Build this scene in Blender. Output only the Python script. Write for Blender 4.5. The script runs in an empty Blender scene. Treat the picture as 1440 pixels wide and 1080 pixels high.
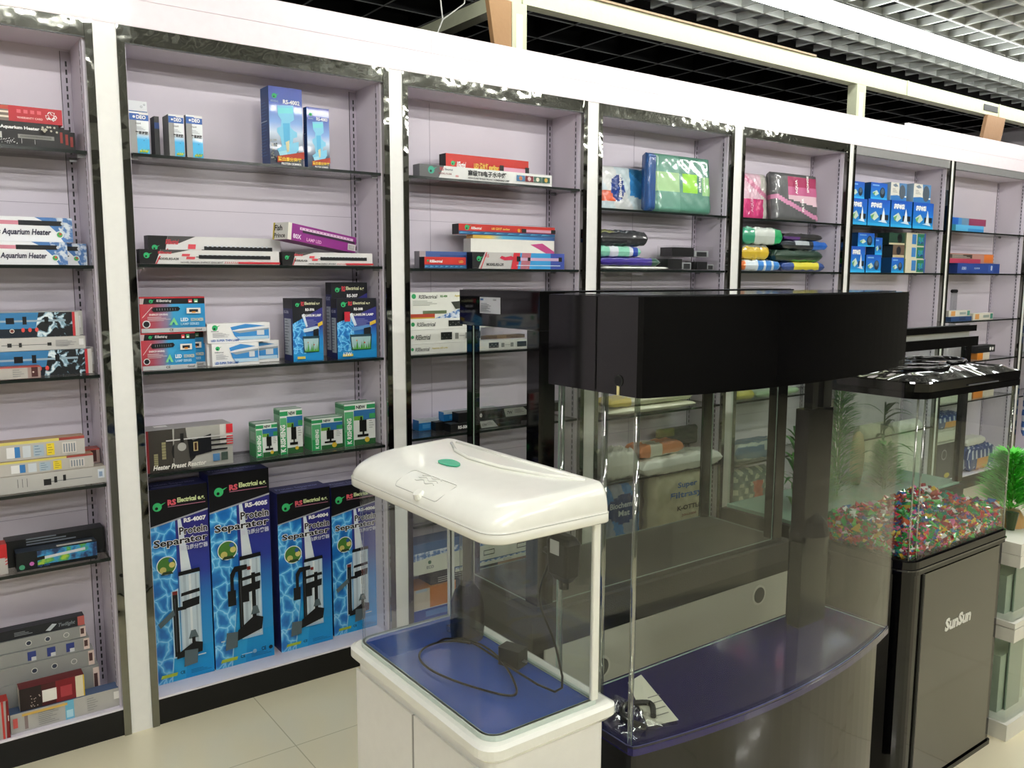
import bpy, bmesh, math, random
from mathutils import Vector, Matrix
C = bpy.context.scene.collection
PI = math.pi
R = random.Random(7)
# ------------------------------------------------------------------ materials
def lin(h):
    h = h.lstrip('#'); r = []
    if len(h) == 3: h = h[0]*2+h[1]*2+h[2]*2
    for i in (0, 2, 4):
        v = int(h[i:i+2], 16)/255
        r.append(v/12.92 if v <= .04045 else ((v+.055)/1.055)**2.4)
    return (*r, 1)
MC = {}
def mat(hexc, rough=.4, metal=0., coat=0., bump=0., bscale=40., spec=.3):
    k = (hexc, rough, metal, coat, bump, bscale, spec)
    if k in MC: return MC[k]
    m = bpy.data.materials.new('surface_' + hexc.strip('#')); m.use_nodes = True
    nt = m.node_tree; b = nt.nodes['Principled BSDF']
    b.inputs['Roughness'].default_value = rough; b.inputs['Metallic'].default_value = metal
    b.inputs['Coat Weight'].default_value = coat; b.inputs['Coat Roughness'].default_value = .08
    b.inputs['Specular IOR Level'].default_value = spec
    c = lin(hexc)
    tc = nt.nodes.new('ShaderNodeTexCoord')
    n = nt.nodes.new('ShaderNodeTexNoise'); n.inputs['Scale'].default_value = bscale
    nt.links.new(tc.outputs['Object'], n.inputs['Vector'])
    mx = nt.nodes.new('ShaderNodeMix'); mx.data_type = 'RGBA'
    mx.inputs[6].default_value = tuple(x*.96 for x in c[:3]) + (1,)
    mx.inputs[7].default_value = tuple(min(1, x*1.03) for x in c[:3]) + (1,)
    nt.links.new(n.outputs['Fac'], mx.inputs[0]); nt.links.new(mx.outputs[2], b.inputs['Base Color'])
    if bump:
        bp = nt.nodes.new('ShaderNodeBump'); bp.inputs['Strength'].default_value = bump
        bp.inputs['Distance'].default_value = .01
        nt.links.new(n.outputs['Fac'], bp.inputs['Height']); nt.links.new(bp.outputs['Normal'], b.inputs['Normal'])
    MC[k] = m; return m
def emis(hexc, s):
    m = bpy.data.materials.new('lamp_glow'); m.use_nodes = True
    b = m.node_tree.nodes['Principled BSDF']; b.inputs['Base Color'].default_value = lin(hexc)
    b.inputs['Emission Color'].default_value = lin(hexc); b.inputs['Emission Strength'].default_value = s
    return m
def glass(name, tint, refl=1., f0=.04):
    m = bpy.data.materials.new(name); m.use_nodes = True; nt = m.node_tree; nt.nodes.clear()
    o = nt.nodes.new('ShaderNodeOutputMaterial'); t = nt.nodes.new('ShaderNodeBsdfTransparent'); t.inputs[0].default_value = (*tint, 1)
    g = nt.nodes.new('ShaderNodeBsdfGlossy'); g.inputs['Roughness'].default_value = .02
    g.inputs[0].default_value = (refl, refl, refl, 1)
    lw = nt.nodes.new('ShaderNodeLayerWeight'); lw.inputs[0].default_value = .5
    p = nt.nodes.new('ShaderNodeMath'); p.operation = 'POWER'; p.inputs[1].default_value = 5.
    a = nt.nodes.new('ShaderNodeMath'); a.operation = 'MULTIPLY_ADD'; a.inputs[1].default_value = .9; a.inputs[2].default_value = f0
    mx = nt.nodes.new('ShaderNodeMixShader')
    nt.links.new(lw.outputs['Facing'], p.inputs[0]); nt.links.new(p.outputs[0], a.inputs[0]); nt.links.new(a.outputs[0], mx.inputs[0])
    nt.links.new(t.outputs[0], mx.inputs[1]); nt.links.new(g.outputs[0], mx.inputs[2]); nt.links.new(mx.outputs[0], o.inputs[0])
    return m
def procedural(name, build, rough=.35, coat=.2):
    m = bpy.data.materials.new(name); m.use_nodes = True; nt = m.node_tree; b = nt.nodes['Principled BSDF']
    b.inputs['Roughness'].default_value = rough; b.inputs['Coat Weight'].default_value = coat
    tc = nt.nodes.new('ShaderNodeTexCoord'); build(nt, tc, b); return m
def ramp(nt, fac, stops):
    r = nt.nodes.new('ShaderNodeValToRGB'); e = r.color_ramp.elements
    while len(e) < len(stops): e.new(.5)
    for el, (p, c) in zip(e, stops): el.position = p; el.color = lin(c)
    nt.links.new(fac, r.inputs[0]); return r.outputs[0]
def _water(scale):
    def f(nt, tc, b):
        mp = nt.nodes.new('ShaderNodeMapping'); mp.inputs['Scale'].default_value = (1, 0, .8); nt.links.new(tc.outputs['Object'], mp.inputs[0])
        nz = nt.nodes.new('ShaderNodeTexNoise'); nz.inputs['Scale'].default_value = scale*.8
        nt.links.new(mp.outputs[0], nz.inputs['Vector'])
        ad = nt.nodes.new('ShaderNodeVectorMath'); ad.operation = 'MULTIPLY_ADD'; ad.inputs[1].default_value = (.05,)*3
        nt.links.new(nz.outputs['Color'], ad.inputs[0]); nt.links.new(mp.outputs[0], ad.inputs[2])
        v = nt.nodes.new('ShaderNodeTexVoronoi'); v.feature = 'DISTANCE_TO_EDGE'; v.inputs['Scale'].default_value = scale
        nt.links.new(ad.outputs[0], v.inputs['Vector'])
        nt.links.new(ramp(nt, v.outputs['Distance'], [(0, '#9fe0ff'), (.05, '#4fb2ea'), (.2, '#1c78c8'), (.6, '#0f5aa8')]), b.inputs['Base Color'])
    return f
def _grad(stops, axis=2):
    def f(nt, tc, b):
        s = nt.nodes.new('ShaderNodeSeparateXYZ'); nt.links.new(tc.outputs['Generated'], s.inputs[0])
        nt.links.new(ramp(nt, s.outputs[axis], stops), b.inputs['Base Color'])
    return f
def _brick(nt, tc, b):
    mp = nt.nodes.new('ShaderNodeMapping'); mp.inputs['Location'].default_value = (-.163, .39, 0); nt.links.new(tc.outputs['Object'], mp.inputs[0])
    k = nt.nodes.new('ShaderNodeTexBrick'); k.offset = 0; k.inputs['Scale'].default_value = 1
    k.inputs['Brick Width'].default_value = .8; k.inputs['Row Height'].default_value = .8; k.inputs['Mortar Size'].default_value = .0018
    k.inputs['Mortar Smooth'].default_value = 0
    k.inputs['Color1'].default_value = lin('#e2dabb'); k.inputs['Color2'].default_value = lin('#e5ddbf'); k.inputs['Mortar'].default_value = lin('#bdb697')
    nt.links.new(mp.outputs[0], k.inputs['Vector']); nt.links.new(k.outputs['Color'], b.inputs['Base Color'])
M_floor = procedural('floor_tile', _brick, .22, .3)
M_water = procedural('printed_water', _water(22.))
M_waterS = procedural('printed_water_small', _water(45.))
M_navyblue = procedural('printed_blue_gradient', _grad([(0, '#1c9ad6'), (.35, '#1f86cc'), (.55, '#2a3c96'), (.75, '#2c2a7c'), (1, '#2c2a7c')]))
M_deoblue = procedural('printed_carton_gradient', _grad([(0, '#49b8e8'), (.35, '#3ab0e6'), (.5, '#e8eff2'), (1, '#f0f2f3')]))
M_skyblue = procedural('printed_sky', _grad([(0, '#1b2434'), (.2, '#384a66'), (.42, '#c9d8ea'), (.55, '#7da4de'), (.8, '#3352a8'), (1, '#2b3f98')]))
M_pump = procedural('printed_pump_blue', _grad([(0, '#2aa6e4'), (.3, '#1f7fd0'), (.6, '#1f6fd0'), (1, '#2358c0')]))
M_redblue = procedural('printed_red_to_blue', _grad([(0, '#c43a44'), (.2, '#b04a5a'), (.4, '#8a7c9a'), (.5, '#3aa0d0'), (1, '#1f8fcc')], 0))
M_rainbow = procedural('printed_rainbow', _grad([(0, '#d0a640'), (.2, '#e0c050'), (.35, '#58b0d0'), (.7, '#2f7fc0'), (1, '#304a80')], 0))
def _foam(nt, tc, b):
    n = nt.nodes.new('ShaderNodeTexNoise'); n.inputs['Scale'].default_value = 60; n.inputs['Detail'].default_value = 6; nt.links.new(tc.outputs['Object'], n.inputs['Vector'])
    nt.links.new(ramp(nt, n.outputs['Fac'], [(0, '#2f4a7c'), (.45, '#4a78b4'), (.55, '#cdd8e4'), (1, '#ffffff')]), b.inputs['Base Color'])
M_splash = procedural('printed_splash', _foam)
def _plantphoto(nt, tc, b):
    n = nt.nodes.new('ShaderNodeTexNoise'); n.inputs['Scale'].default_value = 25; n.inputs['Detail'].default_value = 4; nt.links.new(tc.outputs['Object'], n.inputs['Vector'])
    nt.links.new(ramp(nt, n.outputs['Fac'], [(0, '#0c1420'), (.4, '#16305c'), (.52, '#2f8fc8'), (.58, '#3f9a4c'), (.7, '#a8c838'), (1, '#203018')]), b.inputs['Base Color'])
def _foam2(nt, tc, b):
    n = nt.nodes.new('ShaderNodeTexNoise'); n.inputs['Scale'].default_value = 30; n.inputs['Detail'].default_value = 5; n.inputs['Distortion'].default_value = 1.5; nt.links.new(tc.outputs['Object'], n.inputs['Vector'])
    nt.links.new(ramp(nt, n.outputs['Fac'], [(0, '#080b0e'), (.52, '#10161c'), (.57, '#8fb4c8'), (.66, '#e4f0f4')]), b.inputs['Base Color'])
M_splash2 = procedural('printed_dark_splash', _foam2)
def _wavylid(nt, tc, b):
    b.inputs['Base Color'].default_value = lin('#0b0b0c'); b.inputs['Roughness'].default_value = .03
    n = nt.nodes.new('ShaderNodeTexNoise'); n.inputs['Scale'].default_value = 7; n.inputs['Detail'].default_value = 1; nt.links.new(tc.outputs['Object'], n.inputs['Vector'])
    bp = nt.nodes.new('ShaderNodeBump'); bp.inputs['Strength'].default_value = .8; bp.inputs['Distance'].default_value = .03
    nt.links.new(n.outputs['Fac'], bp.inputs['Height']); nt.links.new(bp.outputs['Normal'], b.inputs['Normal']); nt.links.new(bp.outputs['Normal'], b.inputs['Coat Normal'])
M_wavy = procedural('wavy_black_plastic', _wavylid, .03, 1)
M_plantpic = procedural('printed_planted_tank', _plantphoto)
def _lilac(nt, tc, b):
    n = nt.nodes.new('ShaderNodeTexNoise'); n.inputs['Scale'].default_value = 3; nt.links.new(tc.outputs['Object'], n.inputs['Vector'])
    nt.links.new(ramp(nt, n.outputs['Fac'], [(0, '#cfc8d3'), (1, '#d6cfda')]), b.inputs['Base Color'])
M_lilac = procedural('lilac_laminate', _lilac, .45, 0)
def _chrome(nt, tc, b):
    b.inputs['Metallic'].default_value = 1; b.inputs['Base Color'].default_value = lin('#8c8d86'); b.inputs['Roughness'].default_value = .05
    n = nt.nodes.new('ShaderNodeTexNoise'); n.inputs['Scale'].default_value = 9; n.inputs['Detail'].default_value = 2; nt.links.new(tc.outputs['Object'], n.inputs['Vector'])
    bp = nt.nodes.new('ShaderNodeBump'); bp.inputs['Strength'].default_value = .35; bp.inputs['Distance'].default_value = .012
    nt.links.new(n.outputs['Fac'], bp.inputs['Height']); nt.links.new(bp.outputs['Normal'], b.inputs['Normal'])
M_chrome = procedural('wavy_mirror_trim', _chrome, .06, 0)
M_white = mat('#f0eeee', .5); M_fascia = mat('#f4e8ee', .4, coat=.2); M_pillar = mat('#f2f2ee', .22, coat=.3)
M_black = mat('#050506', .05, coat=.2, spec=.35); M_blackm = mat('#141413', .5); M_tex = mat('#3b3a36', .65, bump=.3, bscale=300)
M_plastic = mat('#eff0e6', .22, coat=.5); M_glassS = glass('shelf_glass', (.86, .87, .865), .9, .045); M_edge = mat('#1b211f', .15)
M_glass = glass('tank_glass', (.985, .99, .98), .8, .02); M_bow = glass('smoked_tank_glass', (.972, .98, .96), .8, .02)
M_clear = glass('clear_plastic', (.8, .82, .82), 1., .12); M_wrap = glass('clear_wrap', (.95, .95, .95), 1., .06)
M_rubber = mat('#151617', .45); M_steel = mat('#9a9a9c', .3, .9)
# ------------------------------------------------------------------ mesh helper
TXT = {}
def text_mesh(s, bold=.015, res=2):
    k = (s, bold)
    if k in TXT: return TXT[k]
    cu = bpy.data.curves.new('lettering', 'FONT'); cu.body = s; cu.size = 1; cu.offset = bold; cu.resolution_u = res
    o = bpy.data.objects.new('lettering', cu); C.objects.link(o)
    dg = bpy.context.evaluated_depsgraph_get(); me = o.evaluated_get(dg).to_mesh()
    v = [(p.co.x, p.co.y) for p in me.vertices]; f = [tuple(p.vertices) for p in me.polygons]
    o.evaluated_get(dg).to_mesh_clear(); bpy.data.objects.remove(o); bpy.data.curves.remove(cu)
    if not v: v = [(0, 0), (1, 0), (1, 1)]; f = [(0, 1, 2)]
    x0 = min(p[0] for p in v); x1 = max(p[0] for p in v); y0 = min(p[1] for p in v); y1 = max(p[1] for p in v)
    TXT[k] = ([(a-x0, b-y0) for a, b in v], f, x1-x0, y1-y0); return TXT[k]
class B:
    def __init__(s): s.v = []; s.f = []; s.m = []; s.mats = []
    def mi(s, m):
        if isinstance(m, str): m = mat(m)
        if m not in s.mats: s.mats.append(m)
        return s.mats.index(m)
    def add(s, vs, fs, m):
        n = len(s.v); s.v += [tuple(p) for p in vs]; k = s.mi(m)
        for f in fs: s.f.append(tuple(i+n for i in f)); s.m.append(k)
        return s
    def box(s, x0, y0, z0, x1, y1, z1, m, side=None, top=None):
        v = [(x0, y0, z0), (x1, y0, z0), (x1, y1, z0), (x0, y1, z0), (x0, y0, z1), (x1, y0, z1), (x1, y1, z1), (x0, y1, z1)]
        s.add(v, [(0, 1, 5, 4)], m); s.add(v, [(1, 2, 6, 5), (3, 0, 4, 7), (2, 3, 7, 6)], side or m)
        return s.add(v, [(4, 5, 6, 7), (3, 2, 1, 0)], top or side or m)
    def prism(s, pts, z0, z1, m, top=None):
        n = len(pts); v = [(x, y, z0) for x, y in pts] + [(x, y, z1) for x, y in pts]
        s.add(v, [(i, (i+1) % n, n+(i+1) % n, n+i) for i in range(n)], m)
        return s.add(v, [tuple(range(n, 2*n)), tuple(range(n-1, -1, -1))], top or m)
    def loft(s, rings, m, cap0=True, cap1=True):
        n = len(rings[0]); v = [p for r in rings for p in r]; f = []
        for k in range(len(rings)-1):
            for i in range(n): a = k*n+i; b = k*n+(i+1) % n; f.append((a, b, b+n, a+n))
        if cap0: f.append(tuple(range(n-1, -1, -1)))
        if cap1: f.append(tuple(range((len(rings)-1)*n, len(rings)*n)))
        return s.add(v, f, m)
    def tube(s, pts, r, m, n=10, caps=True):
        pts = [Vector(p) for p in pts]; rings = []
        rr = r if isinstance(r, (list, tuple)) else [r]*len(pts)
        pn = None
        for i, p in enumerate(pts):
            t = (pts[min(i+1, len(pts)-1)]-pts[max(i-1, 0)]).normalized()
            if pn is None: a = t.orthogonal().normalized()
            else: a = (pn - t*pn.dot(t)).normalized()
            pn = a; b = t.cross(a)
            rings.append([p + (a*math.cos(2*PI*k/n)+b*math.sin(2*PI*k/n))*rr[i] for k in range(n)])
        return s.loft(rings, m, caps, caps)
    def build(s, name, parent=None, loc=(0, 0, 0), rot=(0, 0, 0), smooth=False, bevel=0, seg=2):
        me = bpy.data.meshes.new(name); me.from_pydata(s.v, [], s.f)
        for m in s.mats: me.materials.append(m)
        me.polygons.foreach_set('material_index', s.m)
        if smooth: me.shade_smooth()
        me.update(); o = bpy.data.objects.new(name, me); C.objects.link(o)
        o.location = loc; o.rotation_euler = rot
        if parent: o.parent = parent
        if bevel:
            md = o.modifiers.new('bevel', 'BEVEL'); md.width = bevel; md.segments = seg; md.limit_method = 'ANGLE'; md.angle_limit = math.radians(40)
        if smooth:
            pass
        return o
def tag(o, label, cat, group=None):
    o['label'] = label; o['category'] = cat
    if group: o['group'] = group
    return o
def thing(name, label, cat, loc=(0, 0, 0), rz=0, group=None):
    o = bpy.data.objects.new(name, None); C.objects.link(o); o.location = loc; o.rotation_euler = (0, 0, rz); o.empty_display_size = .05
    return tag(o, label, cat, group)
def struct(o): o['kind'] = 'structure'; return o
class Face:
    """a printed face of a carton; u to the right, v up, both 0..1; every layer sits a hair above the last"""
    def __init__(s, b, o, u, v, n, w, h): s.b = b; s.o = Vector(o); s.u = Vector(u); s.v = Vector(v); s.n = Vector(n); s.w = w; s.h = h; s.k = 0
    def P(s, u, v): return s.o + s.u*(u*s.w) + s.v*(v*s.h) + s.n*(.00025*s.k)
    def poly(s, pts, m): s.k += 1; s.b.add([s.P(*p) for p in pts], [tuple(range(len(pts)))], m)
    def rect(s, u0, v0, u1, v1, m): s.poly([(u0, v0), (u1, v0), (u1, v1), (u0, v1)], m)
    def disc(s, u, v, r, m, asp=1., n=18):
        a = s.w/s.h; s.poly([(u+r*math.cos(2*PI*i/n), v+r*a*asp*math.sin(2*PI*i/n)) for i in range(n)], m)
    def text(s, t, u, v, hh, m, maxw=None, sl=0., bold=.02, sx=1., rot=0):
        vs, fs, w, h = text_mesh(t, bold); s.k += 1
        sc = hh*s.h/h; kx = sc*sx
        if sx == 0 or (maxw and w*kx > maxw*s.w): kx = maxw*s.w/w
        o = s.o + s.u*(u*s.w) + s.v*(v*s.h) + s.n*(.00025*s.k)
        U, V = (s.u, s.v) if not rot else (s.v, -s.u)
        s.b.add([o + U*(x*kx + y*sc*sl) + V*(y*sc) for x, y in vs], fs, m)
WH = '#f3f3f1'; BK = '#121212'; RD = '#c8323c'; GR = '#b9bab8'; NV = '#2a2c7a'
def logo(F, u, v, r, m='#2fae6a'):
    F.disc(u, v, r, m); F.disc(u-r*.15, v-r*.3*F.w/F.h, r*.35, BK, n=10); F.poly([(u+r*.6, v+r*.5*F.w/F.h), (u+r*1.9, v+r*.9*F.w/F.h), (u+r*.7, v+r*.1*F.w/F.h)], m)
LAMP = 5.
EXPO = 1.24
# ------------------------------------------------------------------ printed carton styles: f(F, L, T, arg, w, h)
BASE = {}; ST = {}
def style(n, front, side=None, top=None):
    def d(f): BASE[n] = (front, side or front, top or side or front); ST[n] = f; return f
    return d
def lines(F, u, v0, v1, n, w, m, hh=.02):
    for i in range(n):
        v = v1-(v1-v0)*i/max(1, n-1); F.rect(u, v, u+w*(.6+.4*((i*7) % 5)/4), v+hh, m)
@style('heater', '#151414', '#1a1818', '#201e1e')
def _(F, L, T, a, w, h):
    F.text('Aquarium Heater', .55, .66, .17, WH, .3, 0, .04, 0); F.rect(.5, .3, .56, .55, GR); F.rect(.68, .34, .96, .5, '#8d8d88')
    [F.rect(.7+i*.01, .38, .704+i*.01, .46, BK) for i in range(24)]
    for i in range(40): F.disc(.5+R.random()*.17, .08+R.random()*.2, .003, WH, n=5)
    F.rect(.70, .1, .702, .3, WH); F.rect(.80, .1, .802, .28, WH); [F.disc(.86+R.random()*.12, .62+R.random()*.25, .01, '#b8b4a4', n=5) for i in range(14)]
@style('heaterend', '#1a1717')
def _(F, L, T, a, w, h): F.rect(.965, .35, .985, .8, '#a83a30')
@style('redrec', '#b3202a', '#c03038', '#c8404a')
def _(F, L, T, a, w, h):
    F.rect(0, 0, .6, 1, '#7a6a60'); F.rect(0, .2, .6, .32, '#e6d8c8'); F.rect(0, .5, .6, .62, '#e6d8c8'); F.rect(0, .72, .6, .95, '#b8402c')
    F.text('WARRANTY CARD', .66, .2, .13, '#f3c6c2', .2); F.text('♻', .87, .2, .6, WH, .09, 0, .02, 0)
    for i in range(4): F.rect(.66+i*.05, .55, .69+i*.05, .78, '#d8606a')
@style('glassheater', '#eef0f4', '#c9d4e6', '#dfe6ef')
def _(F, L, T, a, w, h):
    F.poly([(.72, 1), (1, 1), (1, 0), (.93, 0), (.88, .4), (.8, .8)], '#4a78b4'); F.poly([(.86, 1), (1, 1), (1, 0), (.95, 0), (.9, .5)], M_splash)
    F.rect(.3, .68, .62, .84, '#d48a9c'); F.rect(.6, .66, .92, .86, '#15171c'); F.disc(.925, .76, .012, '#c8ccd2')
    F.text('Glass Aquarium Heater', .36, .2, .32, '#23233f', .47, .15, .03, 0); F.disc(.9, .3, .03, '#e4e8ea'); F.disc(.9, .3, .022, '#4fa45c'); F.disc(.905, .33, .01, '#c8543c')
@style('splash', '#2c6a9c', '#8d8f8e', '#96989a')
def _(F, L, T, a, w, h):
    F.rect(0, 0, 1, .35, '#1a2430'); F.rect(0, .35, 1, 1, '#3a7cae'); F.poly([(.7, 1), (.95, 1), (.95, 0), (.66, 0)], M_splash2)
    F.rect(.3, .62, .9, .7, '#9ab0be'); F.rect(.46, .55, .52, .8, '#14161a'); F.rect(.58, .52, .61, .84, '#14161a'); F.rect(.74, .55, .77, .82, '#14161a')
    for u in (.58, .63, .68): F.disc(u, .3, .013, '#e0524c', 1.4)
    F.disc(.5, .27, .018, '#d8d4cc'); F.disc(.5, .27, .012, '#7a3c34')
    F.rect(.95, 0, .97, 1, '#c23a40'); F.rect(.97, 0, 1, 1, '#c8c6c2')
@style('greytube', '#c4c3bf', '#bdbbb8', '#cfcdc9')
def _(F, L, T, a, w, h):
    F.rect(.4, .42, .75, .47, '#6a6c6c'); F.rect(.44, .3, .47, .6, '#2a2c2c'); F.rect(.52, .28, .54, .62, '#2a2c2c'); F.rect(.72, .34, .75, .58, '#2a2c2c')
    lines(F, .78, .25, .7, 6, .15, '#8f9092', .04); F.rect(.95, .3, .985, .8, '#e4e4e4')
@style('greytube2', '#bab9b5', '#b3b1ae', '#c9c0b2')
def _(F, L, T, a, w, h):
    F.rect(.6, .42, .9, .47, '#7c7e80'); F.rect(.57, .25, .62, .62, '#1d1e20'); F.rect(.64, .35, .66, .72, '#1d1e20'); F.rect(.7, .4, .72, .76, '#1d1e20')
    for u in (.4, .43, .46): F.rect(u, .3, u+.004, .8, '#6a6a6c')
    F.rect(.94, .3, .985, .85, '#dfe6ee'); F.rect(.948, .4, .972, .7, '#8fa6c4')
@style('greyyellow', '#bdbab4', '#a8a6a2', '#b09070')
def _(F, L, T, a, w, h):
    F.rect(0, .85, 1, 1, '#d8cc70'); F.rect(.8, .85, 1, 1, '#a04a44'); F.rect(.52, .12, .58, .74, '#d0d8de'); F.rect(.46, .15, .5, .72, '#3a7ab8'); F.rect(.4, .15, .46, .72, '#e9e9e9')
    F.rect(.6, .12, .68, .74, '#a9bccb'); lines(F, .61, .2, .66, 4, .05, '#5c748c', .03); F.rect(.7, .12, .76, .76, '#e6cf3c'); lines(F, .71, .25, .66, 4, .04, '#7a6c20', .03)
    F.rect(.82, .14, .93, .74, '#d6d2cd'); [F.rect(.83+i*.02, .2, .84+i*.02, .66, '#7c8790') for i in range(5)]
@style('greyred', '#b6b2ac', '#8a5a54', '#a04a44')
def _(F, L, T, a, w, h):
    F.rect(.86, 0, 1, 1, '#a08a84'); F.rect(.9, .1, .97, .9, '#4a2a2a'); F.disc(.92, .5, .01, '#d8c8c0'); F.rect(0, .9, 1, 1, '#b04a44'); lines(F, .7, .2, .7, 4, .12, '#8a8a8a', .05)
@style('night', '#0f1418', '#101214', '#2b3440')
def _(F, L, T, a, w, h):
    F.rect(.25, .18, 1, .95, M_plantpic); F.poly([(.3, .45), (.85, .6), (.85, .75), (.3, .6)], '#c9ccd0'); F.poly([(.22, .42), (.34, .47), (.34, .66), (.22, .6)], '#0c0c0d'); F.disc(.06, .2, .035, '#4a9a78'); F.disc(.18, .32, .03, '#c46ab4', n=7)
    F.text('High Class', .25, .06, .13, '#3c6aa8', .3); T.rect(.5, .1, .95, .45, '#d2cec4')
@style('nightback', '#16181a', '#141517', '#24272a')
def _(F, L, T, a, w, h): lines(F, .2, .75, .95, 3, .5, '#6a727a', .05)
@style('redgrey', '#b8b4b0', '#a8a4a0', '#b03a34')
def _(F, L, T, a, w, h): F.rect(0, .55, 1, 1, '#c02c30'); [F.poly([(.95, .3+i*.1), (1, .33+i*.1), (1, .37+i*.1), (.95, .34+i*.1)], RD) for i in range(3)]
@style('greybig', '#b2b1ac', '#a9a8a5', '#54688a')
def _(F, L, T, a, w, h):
    F.rect(.12, .1, .15, .9, '#8a7a78'); F.rect(.48, 0, .56, 1, '#6fb6d4'); F.rect(.49, .1, .55, .5, '#b0dcea'); lines(F, .24, .15, .85, 8, .18, '#8a8a88', .03); lines(F, .68, .2, .8, 6, .1, '#8a8a88', .03)
    F.rect(.93, .45, .985, .85, '#e9e7e3'); F.rect(.1, .82, .5, .95, '#d8b25c'); F.rect(.02, .3, .06, .8, '#d0605c')
@style('redtall', '#aaa6a2', '#8a8480', '#b0302c')
def _(F, L, T, a, w, h): F.poly([(.9, 0), (1, 0), (1, 1), (.93, 1)], '#7a1e20'); F.rect(.965, .45, .99, .6, '#e8e0dc'); F.rect(.8, 0, .86, 1, '#c83c38')
@style('greysq', '#8f918f', '#4c3a3a', '#9ea09e')
def _(F, L, T, a, w, h):
    n = int(h*1000) % 2
    for i, u in enumerate((.48, .64, .8)):
        if n: F.rect(u, .15, u+.07, .85, '#2f3c7c'); F.rect(u+.03, .1, u+.07, .4, '#c9ccd0')
        else: F.disc(u+.03, .5, .026, '#d2d2ce'); F.disc(u+.03, .5, .02, '#2f3648' if i < 2 else '#8a8c8c')
    F.rect(.95, .05, 1, .95, '#d8c4bc'); F.rect(.955, .3, .985, .8, '#4a3030')
@style('twilight', '#23252a', '#8c4a44', '#2a2c34')
def _(F, L, T, a, w, h): F.text('Twilight', .76, .2, .5, '#7d848c', .15, .3); F.poly([(.66, .2), (.72, .8), (.76, .7), (.7, .1)], '#b8c0c6'); F.rect(.94, 0, 1, 1, '#b8605a'); lines(F, .4, .3, .6, 3, .15, '#8a9096', .06)
@style('maroon', '#7c1e26', '#c9bfae', '#6a2226')
def _(F, L, T, a, w, h):
    F.rect(0, 0, .33, 1, '#281e1e'); F.rect(.33, 0, .55, 1, '#4a1c20'); F.rect(.34, .18, .56, .72, '#e6e4de'); F.rect(.86, 0, .98, 1, '#dcd4b8'); F.rect(.98, 0, 1, 1, '#d8b838'); F.rect(.62, .2, .8, .7, '#a83c44')
    for i in range(14): F.disc(.16+R.random()*.15, .1+R.random()*.6, .01, '#b8a8a0', n=6)
@style('deoback', '#eef1f4', '#c8cfd6')
def _(F, L, T, a, w, h): F.rect(0, .55, 1, .82, '#2f5f9c'); F.text('DEO', .1, .58, .2, WH, .85, 0, .05); F.disc(.7, .9, .06, '#8a9aa8'); F.disc(.7, .9, .04, WH); F.disc(.86, .94, .05, '#8a9aa8'); F.disc(.86, .94, .03, WH)
@style('deo', M_deoblue, '#6f7172', '#77797b')
def _(F, L, T, a, w, h):
    F.rect(0, 0, .36, .8, '#9fa09f'); F.rect(.0, .8, 1, .96, '#3f66ae'); F.rect(.5, .94, 1, 1, '#e8e6e6'); F.disc(.24, .88, .07, WH); F.text('DEO', .36, .835, .09, WH, .5, 0, .04)
    F.text('Liquid', .3, .7, .05, '#6a6a70', .4); lines(F, .3, .58, .64, 3, .5, '#a8aab0', .01); F.text('育草液肥', .28, .46, .085, '#3a3c40', .66, 0, .03)
    for i in range(9): F.disc(.5+.05*i, .05+.02*(i % 3), .06, ('#8fc23c', '#d8c83a', '#6ab08c')[i % 3], n=7)
    F.disc(.7, .32, .03, '#2a6a9c', n=6); F.disc(.82, .38, .02, '#2a6a9c', n=6)
@style('greyplain', '#3f4042')
def _(F, L, T, a, w, h): F.rect(0, .7, 1, .85, '#2f4a84')
@style('rs4002', M_skyblue, '#26457c', '#24386c')
def _(F, L, T, a, w, h):
    logo(F, .17, .88, .07); F.text('RISHENG', .06, .8, .025, '#9fb6c8', .22); F.text(a, .42, .79, .055, WH, .5, 0, .03)
    B1 = '#86cbe8'; B2 = '#5fb4de'
    F.poly([(.24, .76), (.72, .78), (.74, .6), (.62, .56), (.62, .5), (.72, .46), (.82, .44), (.82, .38), (.7, .36), (.66, .24), (.36, .22), (.32, .36), (.22, .42), (.22, .47), (.34, .5), (.36, .58), (.26, .64)], B1)
    F.poly([(.26, .73), (.7, .75), (.71, .68), (.27, .66)], '#7fd8e0'); F.poly([(.4, .54), (.6, .55), (.6, .26), (.42, .24)], B2); F.poly([(.2, .2), (.4, .26), (.86, .32), (.86, .22), (.7, .12), (.3, .12)], B1); F.poly([(.24, .17), (.5, .2), (.5, .13), (.28, .12)], '#a5dcee')
    F.poly([(.46, .3), (.58, .33), (.56, .19), (.5, .17)], '#d8d2a8')
    if a == 'RS-4002':
        for i in range(24): F.disc(.02+R.random()*.18, .06+R.random()*.26, .025, ('#39434a', '#6c7470', '#9fa09a')[i % 3], n=7)
    F.poly([(.18, .03), (1, .1), (1, .19), (.18, .11)], '#a83a28'); F.text('蛋白质分离器', .2, .05, .055, '#f0d24a', .76, 0, .03); F.text('PROTEIN SKIMMER', .3, .005, .03, WH, .6)
    lines(L, .1, .12, .8, 18, .75, '#3f6aa8', .008); L.rect(.1, .55, .9, .56, '#b8c8d8')
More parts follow.
